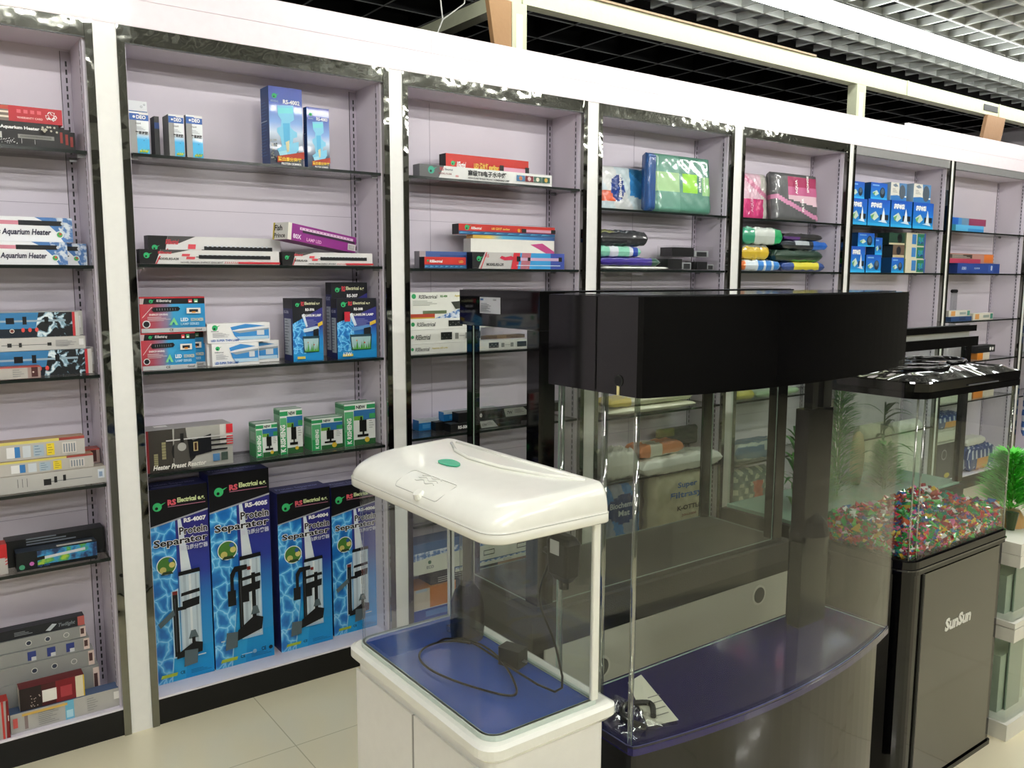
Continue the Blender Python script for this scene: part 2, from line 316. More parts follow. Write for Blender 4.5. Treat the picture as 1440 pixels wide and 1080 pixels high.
@style('tube', '#dedddb', '#2c2e2e', '#d6d3d3')
def _(F, L, T, a, w, h):
    q = .35/w if w < .4 else 1
    F.poly([(0, 0), (.1*q, 0), (.14*q, 1), (0, 1)], BK); logo(F, .045*q, .58, .02*q); F.poly([(.14*q, 1), (.34*q, 1), (.22*q, .75), (.13*q, .72)], '#4a4a4a')
    F.text('RSElectrical', .12*q, .7, .18, '#c8404a', .09*q, .2, .04); F.text('MODEL:'+a, .12*q, .28, .16, '#333', .14*q, 0, .03, 0); F.poly([(.1*q, 0), (.11*q, 0), (.14*q, .55), (.13*q, .55)], RD)
    F.poly([(.28*q, .55), (.335*q, .55), (.34*q, .72), (.285*q, .72)], '#d8505a'); F.poly([(.31*q, .35), (.37*q, .35), (.375*q, .52), (.315*q, .52)], '#d8505a')
    F.rect(.4*q, .4, .93, .66, '#15171b'); F.rect(.38*q, .5, .4*q, .54, BK)
    for i in range(14): F.rect(.42*q+i*.035*1, .64, .435*q+i*.035, .7, '#d0d4da') if .44*q+i*.035 < .92 else None
    F.text('NOVEL DESIGN ENERGY EFFICIENT', .27*q, .07, .12, '#444', .3, 0, .02, 0); F.rect(.68, .06, 1, .2, RD); [F.poly([(.58+i*.014, .06), (.585+i*.014, .06), (.592+i*.014, .2), (.587+i*.014, .2)], RD) for i in range(7)]
@style('led38', M_redblue, '#7c2a2e', '#b03038')
def _(F, L, T, a, w, h):
    F.rect(0, .8, 1, .96, '#17181a'); F.rect(0, .96, 1, 1, '#b8323a'); F.poly([(0, .8), (.05, .8), (.07, .96), (0, .96)], '#c9b8b8'); logo(F, .17, .88, .03); F.text('RS Electrical e.g', .25, .84, .09, WH, .22, .15)
    F.rect(.74, .83, .8, .93, '#d84a50'); F.rect(.83, .83, .89, .93, '#58a870'); F.rect(.75, .845, .79, .88, WH); F.rect(.84, .845, .88, .88, WH)
    F.poly([(.17, .64), (.2, .58), (.58, .6), (.61, .66), (.58, .72), (.2, .71)], '#16181c'); [F.rect(.25+i*.04, .62, .255+i*.04, .68, '#9aa0a4') for i in range(8)]
    for i in range(6): F.poly([(.02+i*.025, .42+.05*i), (.03+i*.025, .42+.05*i), (.055+i*.025, .47+.05*i), (.045+i*.025, .47+.05*i)], '#e8e0e0')
    F.text('ENERGY-SAVING', .13, .48, .05, WH, .28); lines(F, .1, .33, .43, 4, .35, '#d8c8cc', .012)
    F.disc(.08, .24, .06, '#d8d8d8'); F.disc(.08, .24, .045, '#1c1e22'); F.rect(.7, .52, .92, .68, '#e6e2da'); F.rect(.74, .56, .88, .64, '#22242a'); F.rect(.78, .54, .84, .58, '#e0902c')
    F.poly([(.42, .2), (.46, .2), (.48, .28), (.5, .28), (.52, .2), (.56, .2), (.5, .42)], '#7fd08c'); F.text('LED', .6, .3, .1, '#e8f0f4', .12, 0, .04); F.text('ECONOMIZER', .76, .3, .09, '#c8c4a8', .2, 0, .04); F.text('LAMP SERIES', .6, .19, .07, '#b8d8e8', .3)
    F.rect(0, 0, 1, .12, '#bcbfc0'); F.text('CE', .42, .03, .07, '#333', .1); F.text('Good', .82, .03, .06, '#333', .13)
@style('ledwhite', '#f1f1f0', '#d9dadc', '#f4f4f3')
def _(F, L, T, a, w, h):
    logo(F, .12, .78, .045); F.text('RSElectrical', .06, .58, .06, '#445', .25); lines(F, .08, .3, .5, 5, .26, '#a8aab0', .02)
    F.poly([(.36, .8), (.6, .95), (.75, .9), (.98, .8), (.98, .15), (.5, .12), (.42, .35)], '#3f8fd2'); F.poly([(.45, .3), (.97, .3), (.97, .14), (.5, .14)], '#b8d8ec'); F.poly([(.36, .62), (.5, .7), (.98, .84), (.98, .66), (.5, .5)], '#e8eaec'); F.poly([(.4, .58), (.98, .72), (.98, .64), (.5, .48)], '#9aa6b0'); F.rect(.78, .35, .9, .6, '#d4dbe2')
    F.text('LED SUPER THIN LAMP', .05, .08, .11, '#2a62b0', .5, 0, .03)
@style('whiteplain', '#ececec')
def _(F, L, T, a, w, h): pass
@style('lamp', M_navyblue, '#232a60', '#191c38')
def _(F, L, T, a, w, h):
    F.rect(0, 0, 1, .12, '#1f8ccc'); F.poly([(0, .12), (.42, .12), (.42, .72), (0, .62)], M_waterS); F.poly([(0, .6), (1, .86), (1, 1), (0, 1)], '#14151c'); F.poly([(.38, .76), (.5, .55), (.44, .54), (.3, .74)], '#d8e4ee'); logo(F, .16, .9, .06)
    F.text('RS', .28, .88, .07, '#c8404a', .1, 0, .05); F.text('Electrical e.g', .4, .885, .06, '#d8d8b0', .5, 0, .03); F.text(a, .42, .8, .045, WH, .3, 0, .04); F.text('AQUARIUM LAMP', .3, .7, .05, WH, .64, 0, .03); lines(F, .45, .55, .65, 5, .4, '#8a90c0', .008)
    F.poly([(.34, .52), (.84, .56), (.86, .5), (.36, .46)], '#c8dcec' if a != 'RS-308' else '#5a90c8'); F.poly([(.66, .5), (.84, .52), (.84, .36), (.66, .36)], '#14161c')
    F.poly([(.3, .4), (.86, .4), (.84, .14), (.34, .14)], '#23404c'); F.poly([(.33, .36), (.83, .36), (.82, .16), (.36, .16)], '#a8c8cc')
    for i in range(12): u = .36+i*.038; F.poly([(u, .15), (u+.04, .15), (u+.02+.02*(i % 3-1), .2+.04*(i*5 % 4)), ], '#4fa040')
    F.disc(.66, .26, .02, '#c8403c'); F.disc(.46, .3, .018, '#e08a50'); F.poly([(.8, .6), (.96, .64), (.96, .58), (.8, .54)], '#d8b83c'); F.rect(.1, .04, .36, .08, '#d8c45c'); F.text('13W', .12, .05, .06, WH, .3) if a == 'RS-308' else None
    if a == 'RS-308': F.rect(.16, .62, .3, .78, '#c02838')
    L.rect(0, .84, 1, 1, '#16171d'); L.text(a, .1, .76, .05, '#b8bcd8', .7); L.rect(.12, .1, .85, .68, '#b8c2cc'); lines(L, .18, .14, .64, 12, .5, '#6a7480', .012)
@style('controller', '#a7a7a1', '#6a6866', '#9f9d9c')
def _(F, L, T, a, w, h):
    F.rect(0, 0, .3, 1, '#3b3833'); F.rect(0, .0, .03, 1, '#7a2226'); F.disc(.43, .45, .15, '#1b1b1b', 1.05); F.poly([(.3, 0), (.5, 0), (.45, 1), (.32, 1)], '#4b4945'); F.disc(.4, .55, .05, '#a8a8a4'); F.rect(.85, .5, 1, 1, '#d2d0cc')
    for u, v, q in ((.08, .15, .45), (.17, .3, .72)):
        for i in range(6): F.rect(u, v+(q-v)*i/6, u+.045, v+(q-v)*(i+.85)/6, '#8f8a68')
    F.poly([(.48, .28), (.74, .36), (.74, .8), (.48, .66)], '#101218'); F.rect(.53, .42, .58, .64, '#c8b888'); F.rect(.54, .44, .57, .62, '#3c2418'); F.rect(.22, .72, .92, .75, '#c8c8c6'); F.rect(.38, .66, .42, .88, '#1c1c1c')
    for v in (.38, .5, .62): F.rect(.72, v, .93, v+.04, '#15161a')
    F.rect(.92, .78, 1, 1, '#c42c36'); [F.rect(.92, .5+i*.06, 1, .53+i*.06, '#c42c36') for i in range(4)]
    F.rect(.75, .12, .83, .3, '#4a7aa8'); F.rect(.85, .12, .93, .32, '#3c4a44'); F.text('Heater Preset Reactor', .06, .06, .12, '#e4e2da', .6, .2, .03); T.rect(.15, .55, .3, .85, WH)
@style('kri', '#e7ece8', '#7fb08c', '#c8d8cc')
def _(F, L, T, a, w, h):
    F.rect(0, .86, 1, .96, '#2f9a5c'); F.rect(.35, .84, .72, .98, '#e8efe8'); F.text('NEW', .38, .87, .08, BK, .3, 0, .04); F.rect(.3, .6, 1, .84, '#2f6fa8'); F.rect(.3, .6, .6, .7, '#6aa83c'); F.rect(.8, .62, 1, .74, '#3a9a5a')
    F.rect(.3, 0, 1, .14, '#2c5c34'); F.disc(.72, .12, .08, '#d8b83c'); F.rect(0, 0, .28, .82, '#5ab078'); F.rect(0, 0, .28, .35, '#2a9c58'); F.text('K RISHENG', .22, .06, .12, WH, None, 0, .04, .8, 1) if h > .1 else None
    F.rect(.47, .32, .7, .6, '#131513'); F.rect(.5, .6, .56, .68, '#131513'); F.rect(.4, .2, .76, .26, '#131513'); F.rect(.56, .24, .62, .34, '#131513'); lines(F, .78, .4, .56, 4, .16, '#8a908c', .012)
    L.rect(0, .88, 1, .97, '#2a7a4a'); L.rect(0, 0, 1, .4, '#3f9a5c'); L.rect(.2, .5, .9, .75, '#a8c8b0'); T.rect(0, 0, 1, .2, '#2a7a4a'); T.rect(0, .8, 1, 1, '#2a7a4a')
@style('separator', M_navyblue, '#23286e', '#232860')
def _(F, L, T, a, w, h):
    F.rect(0, 0, 1, .16, '#1b93d2'); F.poly([(0, 0), (.26, 0), (.44, .45), (.44, .84), (0, .81)], M_water); F.poly([(.26, 0), (.5, 0), (.6, .3), (.42, .3)], '#2aa2dc'); F.poly([(.26, 0), (.28, 0), (.38, .3), (.37, .3)], '#9fd4f0'); F.poly([(.48, .84), (.53, .84), (.68, .55), (.5, .55)], '#dfe8ee')
    F.poly([(0, .812), (1, .87), (1, 1), (0, 1)], '#0e0e12'); F.poly([(0, .805), (1, .862), (1, .87), (0, .812)], '#a8aab0')
    logo(F, .16, .91, .075, '#3cb56c'); F.text('RS', .33, .91, .03, '#d85a68', .14, 0, .05, 0); F.text('Electrical e.g.', .49, .912, .032, '#d2e0a4', .46, 0, .04, 0); F.rect(.33, .903, .96, .906, '#c07c94')
    F.text(a, .58, .812, .024, WH, .38, 0, .05, 0)
    F.text('Protein', .49, .750, .045, WH, .49, 0, .06, 0); F.text('Protein', .497, .753, .039, BK, .476, 0, .022, 0); F.text('Separator', .06, .694, .054, WH, .92, 0, .06, 0); F.text('Separator', .068, .698, .046, BK, .904, 0, .022, 0); F.text('蛋白质分离器', .5, .672, .026, '#d8dce8', .47, 0, .02, 0)
    F.disc(.26, .61, .165, WH, n=28); F.disc(.26, .61, .15, '#4a7c34', n=28); F.disc(.2, .59, .055, '#c8bc6c'); F.disc(.35, .61, .05, '#d8c878'); F.disc(.33, .635, .04, '#2f5c9c', n=9); F.poly([(.16, .565), (.37, .565), (.33, .58), (.2, .58)], '#33422c')
    x = {'RS-4007': .47, 'RS-4005': .47, 'RS-4004': .48, 'RS-4006': .44}[a]
    W = '#dfe6ea'; K = '#17181b'; G2 = '#56666c'
    def Q(*p, m): F.poly([(x+q[0]*.95, .07+(q[1]-.05)*1.22) for q in p], m)
    def RR(u0, v0, u1, v1, m): Q((u0, v0), (u1, v0), (u1, v1), (u0, v1), m=m)
    RR(-.02, .1, .35, .45, '#a9cbe4'); RR(0, .11, .33, .44, '#c6d6e0'); RR(.05, .12, .1, .44, '#aebfcb'); RR(.15, .12, .19, .44, '#e4ecf0'); RR(.26, .12, .29, .44, '#aebfcb')
    Q((-.03, .44), (.36, .445), (.35, .462), (-.02, .457), m=K); Q((0, .352), (.34, .36), (.33, .375), (.01, .366), m=K); Q((.02, .295), (.32, .305), (.33, .34), (.02, .33), m=K)
    if a in ('RS-4007', 'RS-4006'):
        Q((-.17, .095), (-.04, .095), (-.04, .39), (-.17, .38), m='#b8d8ec'); RR(-.15, .1, -.06, .375, K); RR(-.15, .365, -.06, .38, '#7a2c28'); RR(-.12, .12, -.105, .35, '#4a4c50'); Q((-.42, .255), (-.38, .235), (-.12, .28), (-.14, .305), m=G2); RR(-.08, .295, .08, .31, K)
        Q((.1, .165), (.28, .165), (.23, .2), (.15, .2), m=G2); Q((.16, .13), (.22, .13), (.22, .17), (.16, .17), m=K); Q((-.12, .09), (.34, .10), (.35, .14), (.2, .15), (-.12, .11), m=K); Q((.0, .05), (.24, .055), (.26, .115), (.02, .12), m=G2); RR(.26, .085, .4, .09, '#c8d0d4')
    else:
        Q((-.2, .31), (-.2, .39), (-.12, .42), (.1, .42), (.1, .40), (-.1, .395), (-.14, .37), (-.14, .31), m=K); RR(-.25, .255, -.11, .32, K); RR(-.06, .12, .01, .41, K); RR(.17, .13, .24, .38, K); RR(0, .26, .12, .33, K); RR(.1, .395, .16, .41, '#7a2c28'); RR(-.03, .14, -.02, .36, '#4a4c50')
        Q((.14, .2), (.3, .2), (.26, .235), (.18, .235), m=G2); Q((-.12, .1), (.33, .13), (.36, .18), (.2, .195), (-.1, .145), m=K); Q((-.33, .07), (-.12, .075), (-.1, .14), (-.3, .145), m=G2); RR(-.4, .11, -.33, .115, '#c8d0d4')
    F.poly([(.07, .035), (.34, .035), (.36, .052), (.09, .052)], '#a8bc3c'); F.text('CE', .4, .037, .016, '#123', .08); lines(F, .58, .03, .045, 3, .35, '#14406c', .002)
    if a == 'RS-4005': F.text('CE', .76, .05, .02, '#123', .08); F.disc(.92, .058, .035, '#123', n=10); F.rect(.42, .053, .6, .057, '#b8d0e0'); F.disc(.64, .058, .035, '#8ab0d0')
    T.text('Protein Separator', .08, .35, .3, '#8f96c8', .8); T.rect(.1, .15, .6, .22, '#8f96c8')
@style('redtube', '#c43228', '#17181a', '#c8443a')
def _(F, L, T, a, w, h):
    logo(F, .08, .66, .022); F.text('RSElectrical', .12, .5, .24, WH, .1 if a == '1' else .3, .15, .04); F.rect(0, 0, 1, .3, '#26608c'); F.rect(0, .3, 1, .36, '#8a2a4c')
    for i in range(8): F.poly([(i*.12, .1), (i*.12+.1, .16), (i*.12+.02, .22)], '#5fa8cc')
    if a == '1': F.text('LED 潜水灯 sterilizer', .32, .5, .26, '#e8c65a', .3, 0, .04); F.rect(.66, .4, .97, .68, '#d8a0b4'); F.rect(.63, .36, .68, .74, BK); F.rect(.95, .36, 1, .74, BK); F.disc(.6, .55, .015, '#e8a83c')
    else: F.text('LED', .82, .5, .2, '#e8c65a', .16)
@style('t8', '#e2e3df', '#76787a', '#e4e4e0')
def _(F, L, T, a, w, h):
    F.poly([(0, 0), (.13, 0), (.17, 1), (0, 1)], '#5c5e5e'); logo(F, .08, .6, .022, '#3aa88c'); F.text('RS', .14, .62, .26, '#c8404a', .03); F.text('Electrical', .175, .66, .15, '#667', .08); F.text('MODEL:YS-20B', .13, .32, .14, '#844', .1); F.text('ESD', .25, .2, .14, RD, .03)
    F.text('高级T8电子水中灯', .34, .38, .48, '#1c1e1e', .32, 0, .03); F.text('HIGH-CLASS T8 ELECTRONIC SUBMERSIBLE LAMP', .34, .14, .14, '#333', .32, 0, .02)
    for i, c in enumerate(('#4a78a0', '#7a2a30', '#4a6a5a', '#2f5a4c')): F.rect(.71+i*.068, .3, .775+i*.068, .78, c); F.disc(.742+i*.068, .54, .014, ('#c8845c', '#e0c8c8', '#d8d0b8', '#c8a84c')[i], n=9)
@style('l30', '#c4c2be', '#1a1a1c', '#9c9a98')
def _(F, L, T, a, w, h):
    F.poly([(0, 0), (.06, 0), (.13, 1), (0, 1)], '#1b1c1e'); logo(F, .065, .6, .022); F.poly([(.08, 0), (.09, 0), (.15, 1), (.14, 1)], RD); F.text('RS', .13, .68, .2, '#c8404a', .04); F.text('MODEL:RS-L30', .14, .18, .17, '#333', .18, .1, .03)
    F.poly([(.28, .66), (.3, .8), (.34, .72), (.4, .8), (.44, .7), (.41, .55), (.33, .52)], '#c82c48'); F.poly([(.4, 0), (.47, 0), (.5, 1), (.43, 1)], RD); F.poly([(.47, 0), (1, 0), (1, 1), (.5, 1)], '#3a9ad4'); F.poly([(.5, 0), (.6, 0), (.62, 1), (.52, 1)], '#b8707c'); F.poly([(.84, 0), (1, 0), (1, 1), (.84, 1)], '#3c4fa0')
    F.rect(.48, .52, .97, .7, '#c8a8c4'); F.rect(.46, .46, .5, .78, BK); F.rect(.58, .5, .61, .72, BK); F.rect(.93, .48, .97, .76, BK); F.rect(.46, .2, .95, .24, '#d8e4ec')
@style('bluegrey', '#41609c', '#8c8c90', '#9ca4b4')
def _(F, L, T, a, w, h): F.rect(0, 0, .12, 1, '#a8a4a8'); F.rect(.4, .3, 1, .8, '#31508a')
@style('whitecol', '#e9e8df', '#b9b9b4', '#deded6')
def _(F, L, T, a, w, h):
    F.poly([(.7, .85), (1, .4), (1, .62), (.85, .9)], '#c04a84'); logo(F, .08, .3, .018); F.text('RSElectrical', .12, .2, .2, '#444', .12); F.text('LED 潜水灯', .3, .2, .22, '#d8b84c', .16, 0, .04); F.rect(.55, .14, .97, .3, '#16181a'); [F.rect(.58+i*.045, .26, .6+i*.045, .3, '#d8d8d4') for i in range(8)]
@style('rainbow', M_rainbow)
def _(F, L, T, a, w, h): pass
@style('whitelong', '#e4e6df', '#d0d2cc', '#d8dad2')
def _(F, L, T, a, w, h):
    q = .55 if a == '1' else 1
    F.disc(.0+.03*q, .5, .02*q, '#2f9a5c'); F.text('RSElectrical', .07*q, .28, .38, '#2f3333', .2*q, .15, .02)
    if a == '1': F.text('Aquarium LED Light', .17, .4, .22, '#c8b850', .16, .1, .03); X0 = .65
    else: X0 = .42
    F.rect(X0, .22, X0+.16*q, .78, '#202422'); [F.disc(X0+.02*q+i*.03*q, .38+.2*(i % 2), .005, '#8a8f88', n=5) for i in range(5)]
    F.rect(X0+.2*q, .25, X0+.25*q, .7, '#8a8c86'); F.rect(X0+.26*q, .46, X0+.34*q, .5, '#8a8c86'); F.rect(X0+.35*q, .25, X0+.4*q, .7, '#8a8c86'); F.rect(X0+.46*q, .22, min(.99, X0+.62*q), .78, '#202422')
@style('rs400', '#e3e5dc', '#cfd1ca', '#dcded6')
def _(F, L, T, a, w, h):
    F.disc(.03, .85, .018, '#2f9a5c'); F.text('RSElectrical', .07, .76, .14, '#2f3333', .15, .15); F.text('RS-400', .25, .8, .09, '#4a7a3c', .1, 0, .05); F.text('Aquarium LED Light', .37, .8, .1, '#c8b850', .3, .1, .03); lines(F, .02, .5, .66, 4, .2, '#9a9c94', .02)
    F.poly([(.34, .62), (.9, .86), (.94, .66), (.38, .34)], '#3a3d33'); F.poly([(.2, 0), (.4, .32), (.8, .26), (1, .1), (1, 0)], M_splash); F.rect(0, .04, .2, .18, '#a8402c'); F.rect(.1, .18, .3, .3, '#5a6a4c'); F.rect(0, .0, .2, .05, '#c8a83c')
@style('brown', '#6a5846')
def _(F, L, T, a, w, h): F.rect(.4, 0, .6, 1, '#8a7458')
@style('rs500', '#1c1d1e', '#151616', '#3a3d3e')
def _(F, L, T, a, w, h):
    F.text(a, .1, .3, .42, WH, .24, 0, .05); F.poly([(.42, .05), (.66, .05), (.58, .95), (.4, .95)], '#b3b5b2'); F.text('7W' if w > .5 else '12W', .43, .3, .35, '#222', .07); lines(F, .5, .4, .7, 3, .09, '#777', .06); F.rect(.68, .3, .9, .6, '#34383a')
@style('blueclear', '#1e78bc', '#1e78bc', '#d2dde2')
def _(F, L, T, a, w, h): F.rect(0, .75, 1, 1, '#c9d6dc'); F.rect(.1, .2, .3, .6, '#4a9ad4')
@style('whitetop', '#6a6864')
def _(F, L, T, a, w, h): pass
@style('bluelow', '#2a4c9c', '#3c4c6c', '#dfe2e6')
def _(F, L, T, a, w, h): F.rect(.1, .3, .5, .8, '#5c8ac8'); F.poly([(.3, .2), (.45, .8), (.5, .5)], WH)
@style('orange', '#d2822c', '#d2822c', '#dc9440')
def _(F, L, T, a, w, h): F.rect(0, 0, .12, 1, '#d8cdb8'); F.rect(.02, .85, .1, 1, '#b8ccd8')
@style('darkbox', '#23241f', '#2a2b27', '#2c2d2a')
def _(F, L, T, a, w, h): [F.rect(.1, .2+i*.25, .5, .27+i*.25, '#cfd0c8') for i in range(3)]
@style('bluewave', '#d9dccb', '#7c8894', '#3a5a88')
def _(F, L, T, a, w, h):
    F.poly([(0, .45), (.2, .55), (.45, .48), (.7, .6), (1, .5), (1, 1), (0, 1)], M_splash); F.poly([(0, .7), (1, .8), (1, 1), (0, 1)], '#3c628f'); F.disc(.12, .35, .012, '#3a6a4c', n=7); F.text('ECO', .1, .14, .1, '#556', .06)
    for u in (.5, .75): F.rect(u, .3, u+.08, .33, '#44443c'); F.rect(u, .15, u+.08, .18, '#44443c'); F.rect(u, .15, u+.004, .33, '#44443c'); F.rect(u+.076, .15, u+.08, .33, '#44443c')
@style('pump', M_pump, '#14406c', '#2c6cb4')
def _(F, L, T, a, w, h):
    if a == '1': F.text('森森水泵', .12, .68, .2, WH, .56, 0, .08)
    else: F.rect(.1, .8, .5, .88, '#8ab8e8')
    F.poly([(.1, .4), (.35, .55), (.5, .35), (.3, .2)], '#c8d8c8'); F.poly([(.12, .36), (.3, .46), (.2, .22)], '#6aa86a')
    if a == '1': F.rect(.56, .24, .94, .44, '#1c2430'); F.poly([(.62, .22), (.78, .22), (.76, .5), (.7, .72), (.66, .5)], '#e6ecf2'); F.poly([(.45, .18), (.9, .12), (.8, .24)], '#d8e6f4')
    else: F.disc(.7, .42, .16, '#2a3440', 1.1); F.disc(.7, .5, .1, '#5a6a7a')
    F.rect(0, 0, 1, .1, '#3ab4ee')
@style('pumpw', '#e6e4dc', '#8fa8bc', '#c8d4dc')
def _(F, L, T, a, w, h):
    F.poly([(.5, 1), (1, 1), (1, .3), (.6, .2)], '#5f8fc0'); F.poly([(0, 0), (1, 0), (1, .2), (.4, .3), (0, .25)], '#3a78b8'); F.disc(.72, .5, .2, '#55606c', 1.2); F.poly([(.1, .85), (.3, .95), (.45, .8), (.25, .75)], '#7a8a9a'); lines(F, .1, .45, .62, 3, .3, '#9a9a98', .03)
@style('cream', '#d8d2b8', '#8a9a7c', '#d2c8a8')
def _(F, L, T, a, w, h): F.rect(.3, .15, .52, .9, '#3f7fc0'); F.rect(.56, .05, 1, .95, '#2f7a5c'); F.rect(.62, .2, .9, .7, M_plantpic); F.rect(.92, 0, 1, 1, '#4a5ca0')
@style('brownpump', '#6c5a4c', '#24363c', '#8a7a64')
def _(F, L, T, a, w, h): F.rect(0, 0, 1, .2, '#c8b890'); F.disc(.5, .55, .2, '#20242c')
@style('greenpump', '#2c4a3c', '#1f3430', '#3c5a4c')
def _(F, L, T, a, w, h): F.disc(.68, .55, .16, '#15191c'); F.rect(0, 0, 1, .15, '#c8c0a0')
@style('blueteal', '#5ab0dc', '#2a6a5c', '#4a90b8')
def _(F, L, T, a, w, h): F.rect(0, 0, .12, 1, '#2a7a8c'); F.rect(.5, 0, 1, .5, '#3a8ac8')
@style('blueteal2', '#4a8cc8', '#2a5a9c', '#5a7a9c')
def _(F, L, T, a, w, h): F.rect(.5, 0, 1, 1, '#8c3c5a'); F.rect(.3, 0, .5, 1, '#6a8ca8'); F.rect(0, 0, .2, 1, '#2460b8')
@style('navybox', '#2a4690', '#243c7c', '#34508c')
def _(F, L, T, a, w, h): F.text('SOBO', .1, .35, .3, '#d8e0ec', .1); F.text('AQUARIUM', .38, .4, .2, '#c8d4e8', .28); F.rect(.72, .15, .84, .85, '#3c5ca8'); F.text('8', .78, .3, .5, WH, .06)
@style('redorange', '#b8887c', '#8c3a4c', '#b07a5c')
def _(F, L, T, a, w, h): F.rect(0, 0, .7, .45, '#b8405c'); F.rect(.78, .1, 1, .95, '#dc7a3c'); F.rect(0, .5, .5, .9, '#4a4038'); lines(F, .05, .55, .8, 3, .4, '#c8c0b8', .05)
@style('blueflat', '#34507c', '#2c4468', '#4a6484')
def _(F, L, T, a, w, h): F.rect(.4, .2, .7, .8, '#2a3c5c')
@style('whiteorange', '#dcd8ca', '#c8c4b8', '#d8d8d0')
def _(F, L, T, a, w, h): F.rect(.1, .1, .3, .9, '#dca05c'); F.rect(.5, .3, .8, .7, '#9aa8a0'); F.rect(.85, .1, .98, .9, '#4a8c7c')
@style('orangewhite', '#dcd4c4', '#b0702c', '#d8d0c0')
def _(F, L, T, a, w, h): F.rect(0, 0, .45, 1, '#e08a2c')
@style('blackbox', '#1c1d20')
def _(F, L, T, a, w, h): F.disc(.75, .5, .05, WH, n=8); F.disc(.87, .5, .05, WH, n=8); F.rect(.1, .7, .9, .76, '#4a4c50')
@style('whiteprint', '#cdd0c0', '#bcc0b0', '#d0d2c8')
def _(F, L, T, a, w, h): F.rect(.55, .45, .8, .8, '#70786c'); F.rect(0, .3, 1, .33, '#a8ac9c')
@style('darkprint', '#3c3640', '#4a4650', '#d8d6cc')
def _(F, L, T, a, w, h): F.rect(.64, 0, 1, 1, '#d6d6c8'); lines(F, .7, .3, .75, 9, .2, '#8a8c84', .02); F.rect(.7, .85, .95, .92, '#3c3c40'); F.disc(.4, .12, .1, '#d0b838', .5); F.disc(.25, .7, .1, '#a8a0a8'); F.disc(.25, .7, .08, '#3c3640')
@style('fishprince', '#8c2f84', '#d6d6d2', '#7a3a74')
def _(F, L, T, a, w, h):
    F.rect(0, 0, .05, 1, '#e8e4d8'); F.rect(.16, .7, .95, .86, '#e4c8de'); F.rect(.2, .55, .98, .7, '#3a2c3c'); [F.rect(.18+i*.05, .74, .19+i*.05, .82, '#8c2f84') for i in range(15)]
    F.text('80X', .06, .12, .28, '#e8d8e8', .12, 0, .03); F.text('LAMP LED', .25, .1, .2, '#e8b4d8', .3); F.rect(.86, .1, .98, .5, '#ece8e8'); [F.rect(.87+i*.012, .12, .875+i*.012, .45, BK) for i in range(8)]
    L.rect(0, 0, .12, 1, '#c8b44c'); L.text('Fish', .1, .52, .34, '#1c1c1c', .75, 0, .03); L.text('Prince', .1, .1, .28, '#2a2a2a', .75)
def carton(name, label, cat, group, x, y, z, w, d, h, rot, st, arg, ry=0):
    b = B(); f, s, t = BASE[st]; b.box(0, 0, 0, w, d, h, f, s, t)
    F = Face(b, (0, 0, 0), (1, 0, 0), (0, 0, 1), (0, -1, 0), w, h)
    L = Face(b, (0, d, 0), (0, -1, 0), (0, 0, 1), (-1, 0, 0), d, h)
    T = Face(b, (0, 0, h), (1, 0, 0), (0, 1, 0), (0, 0, 1), w, d)
    ST[st](F, L, T, arg, w, h)
    return tag(b.build(name, None, (x, y, z), (0, math.radians(ry), math.radians(rot))), label, cat, group or None)
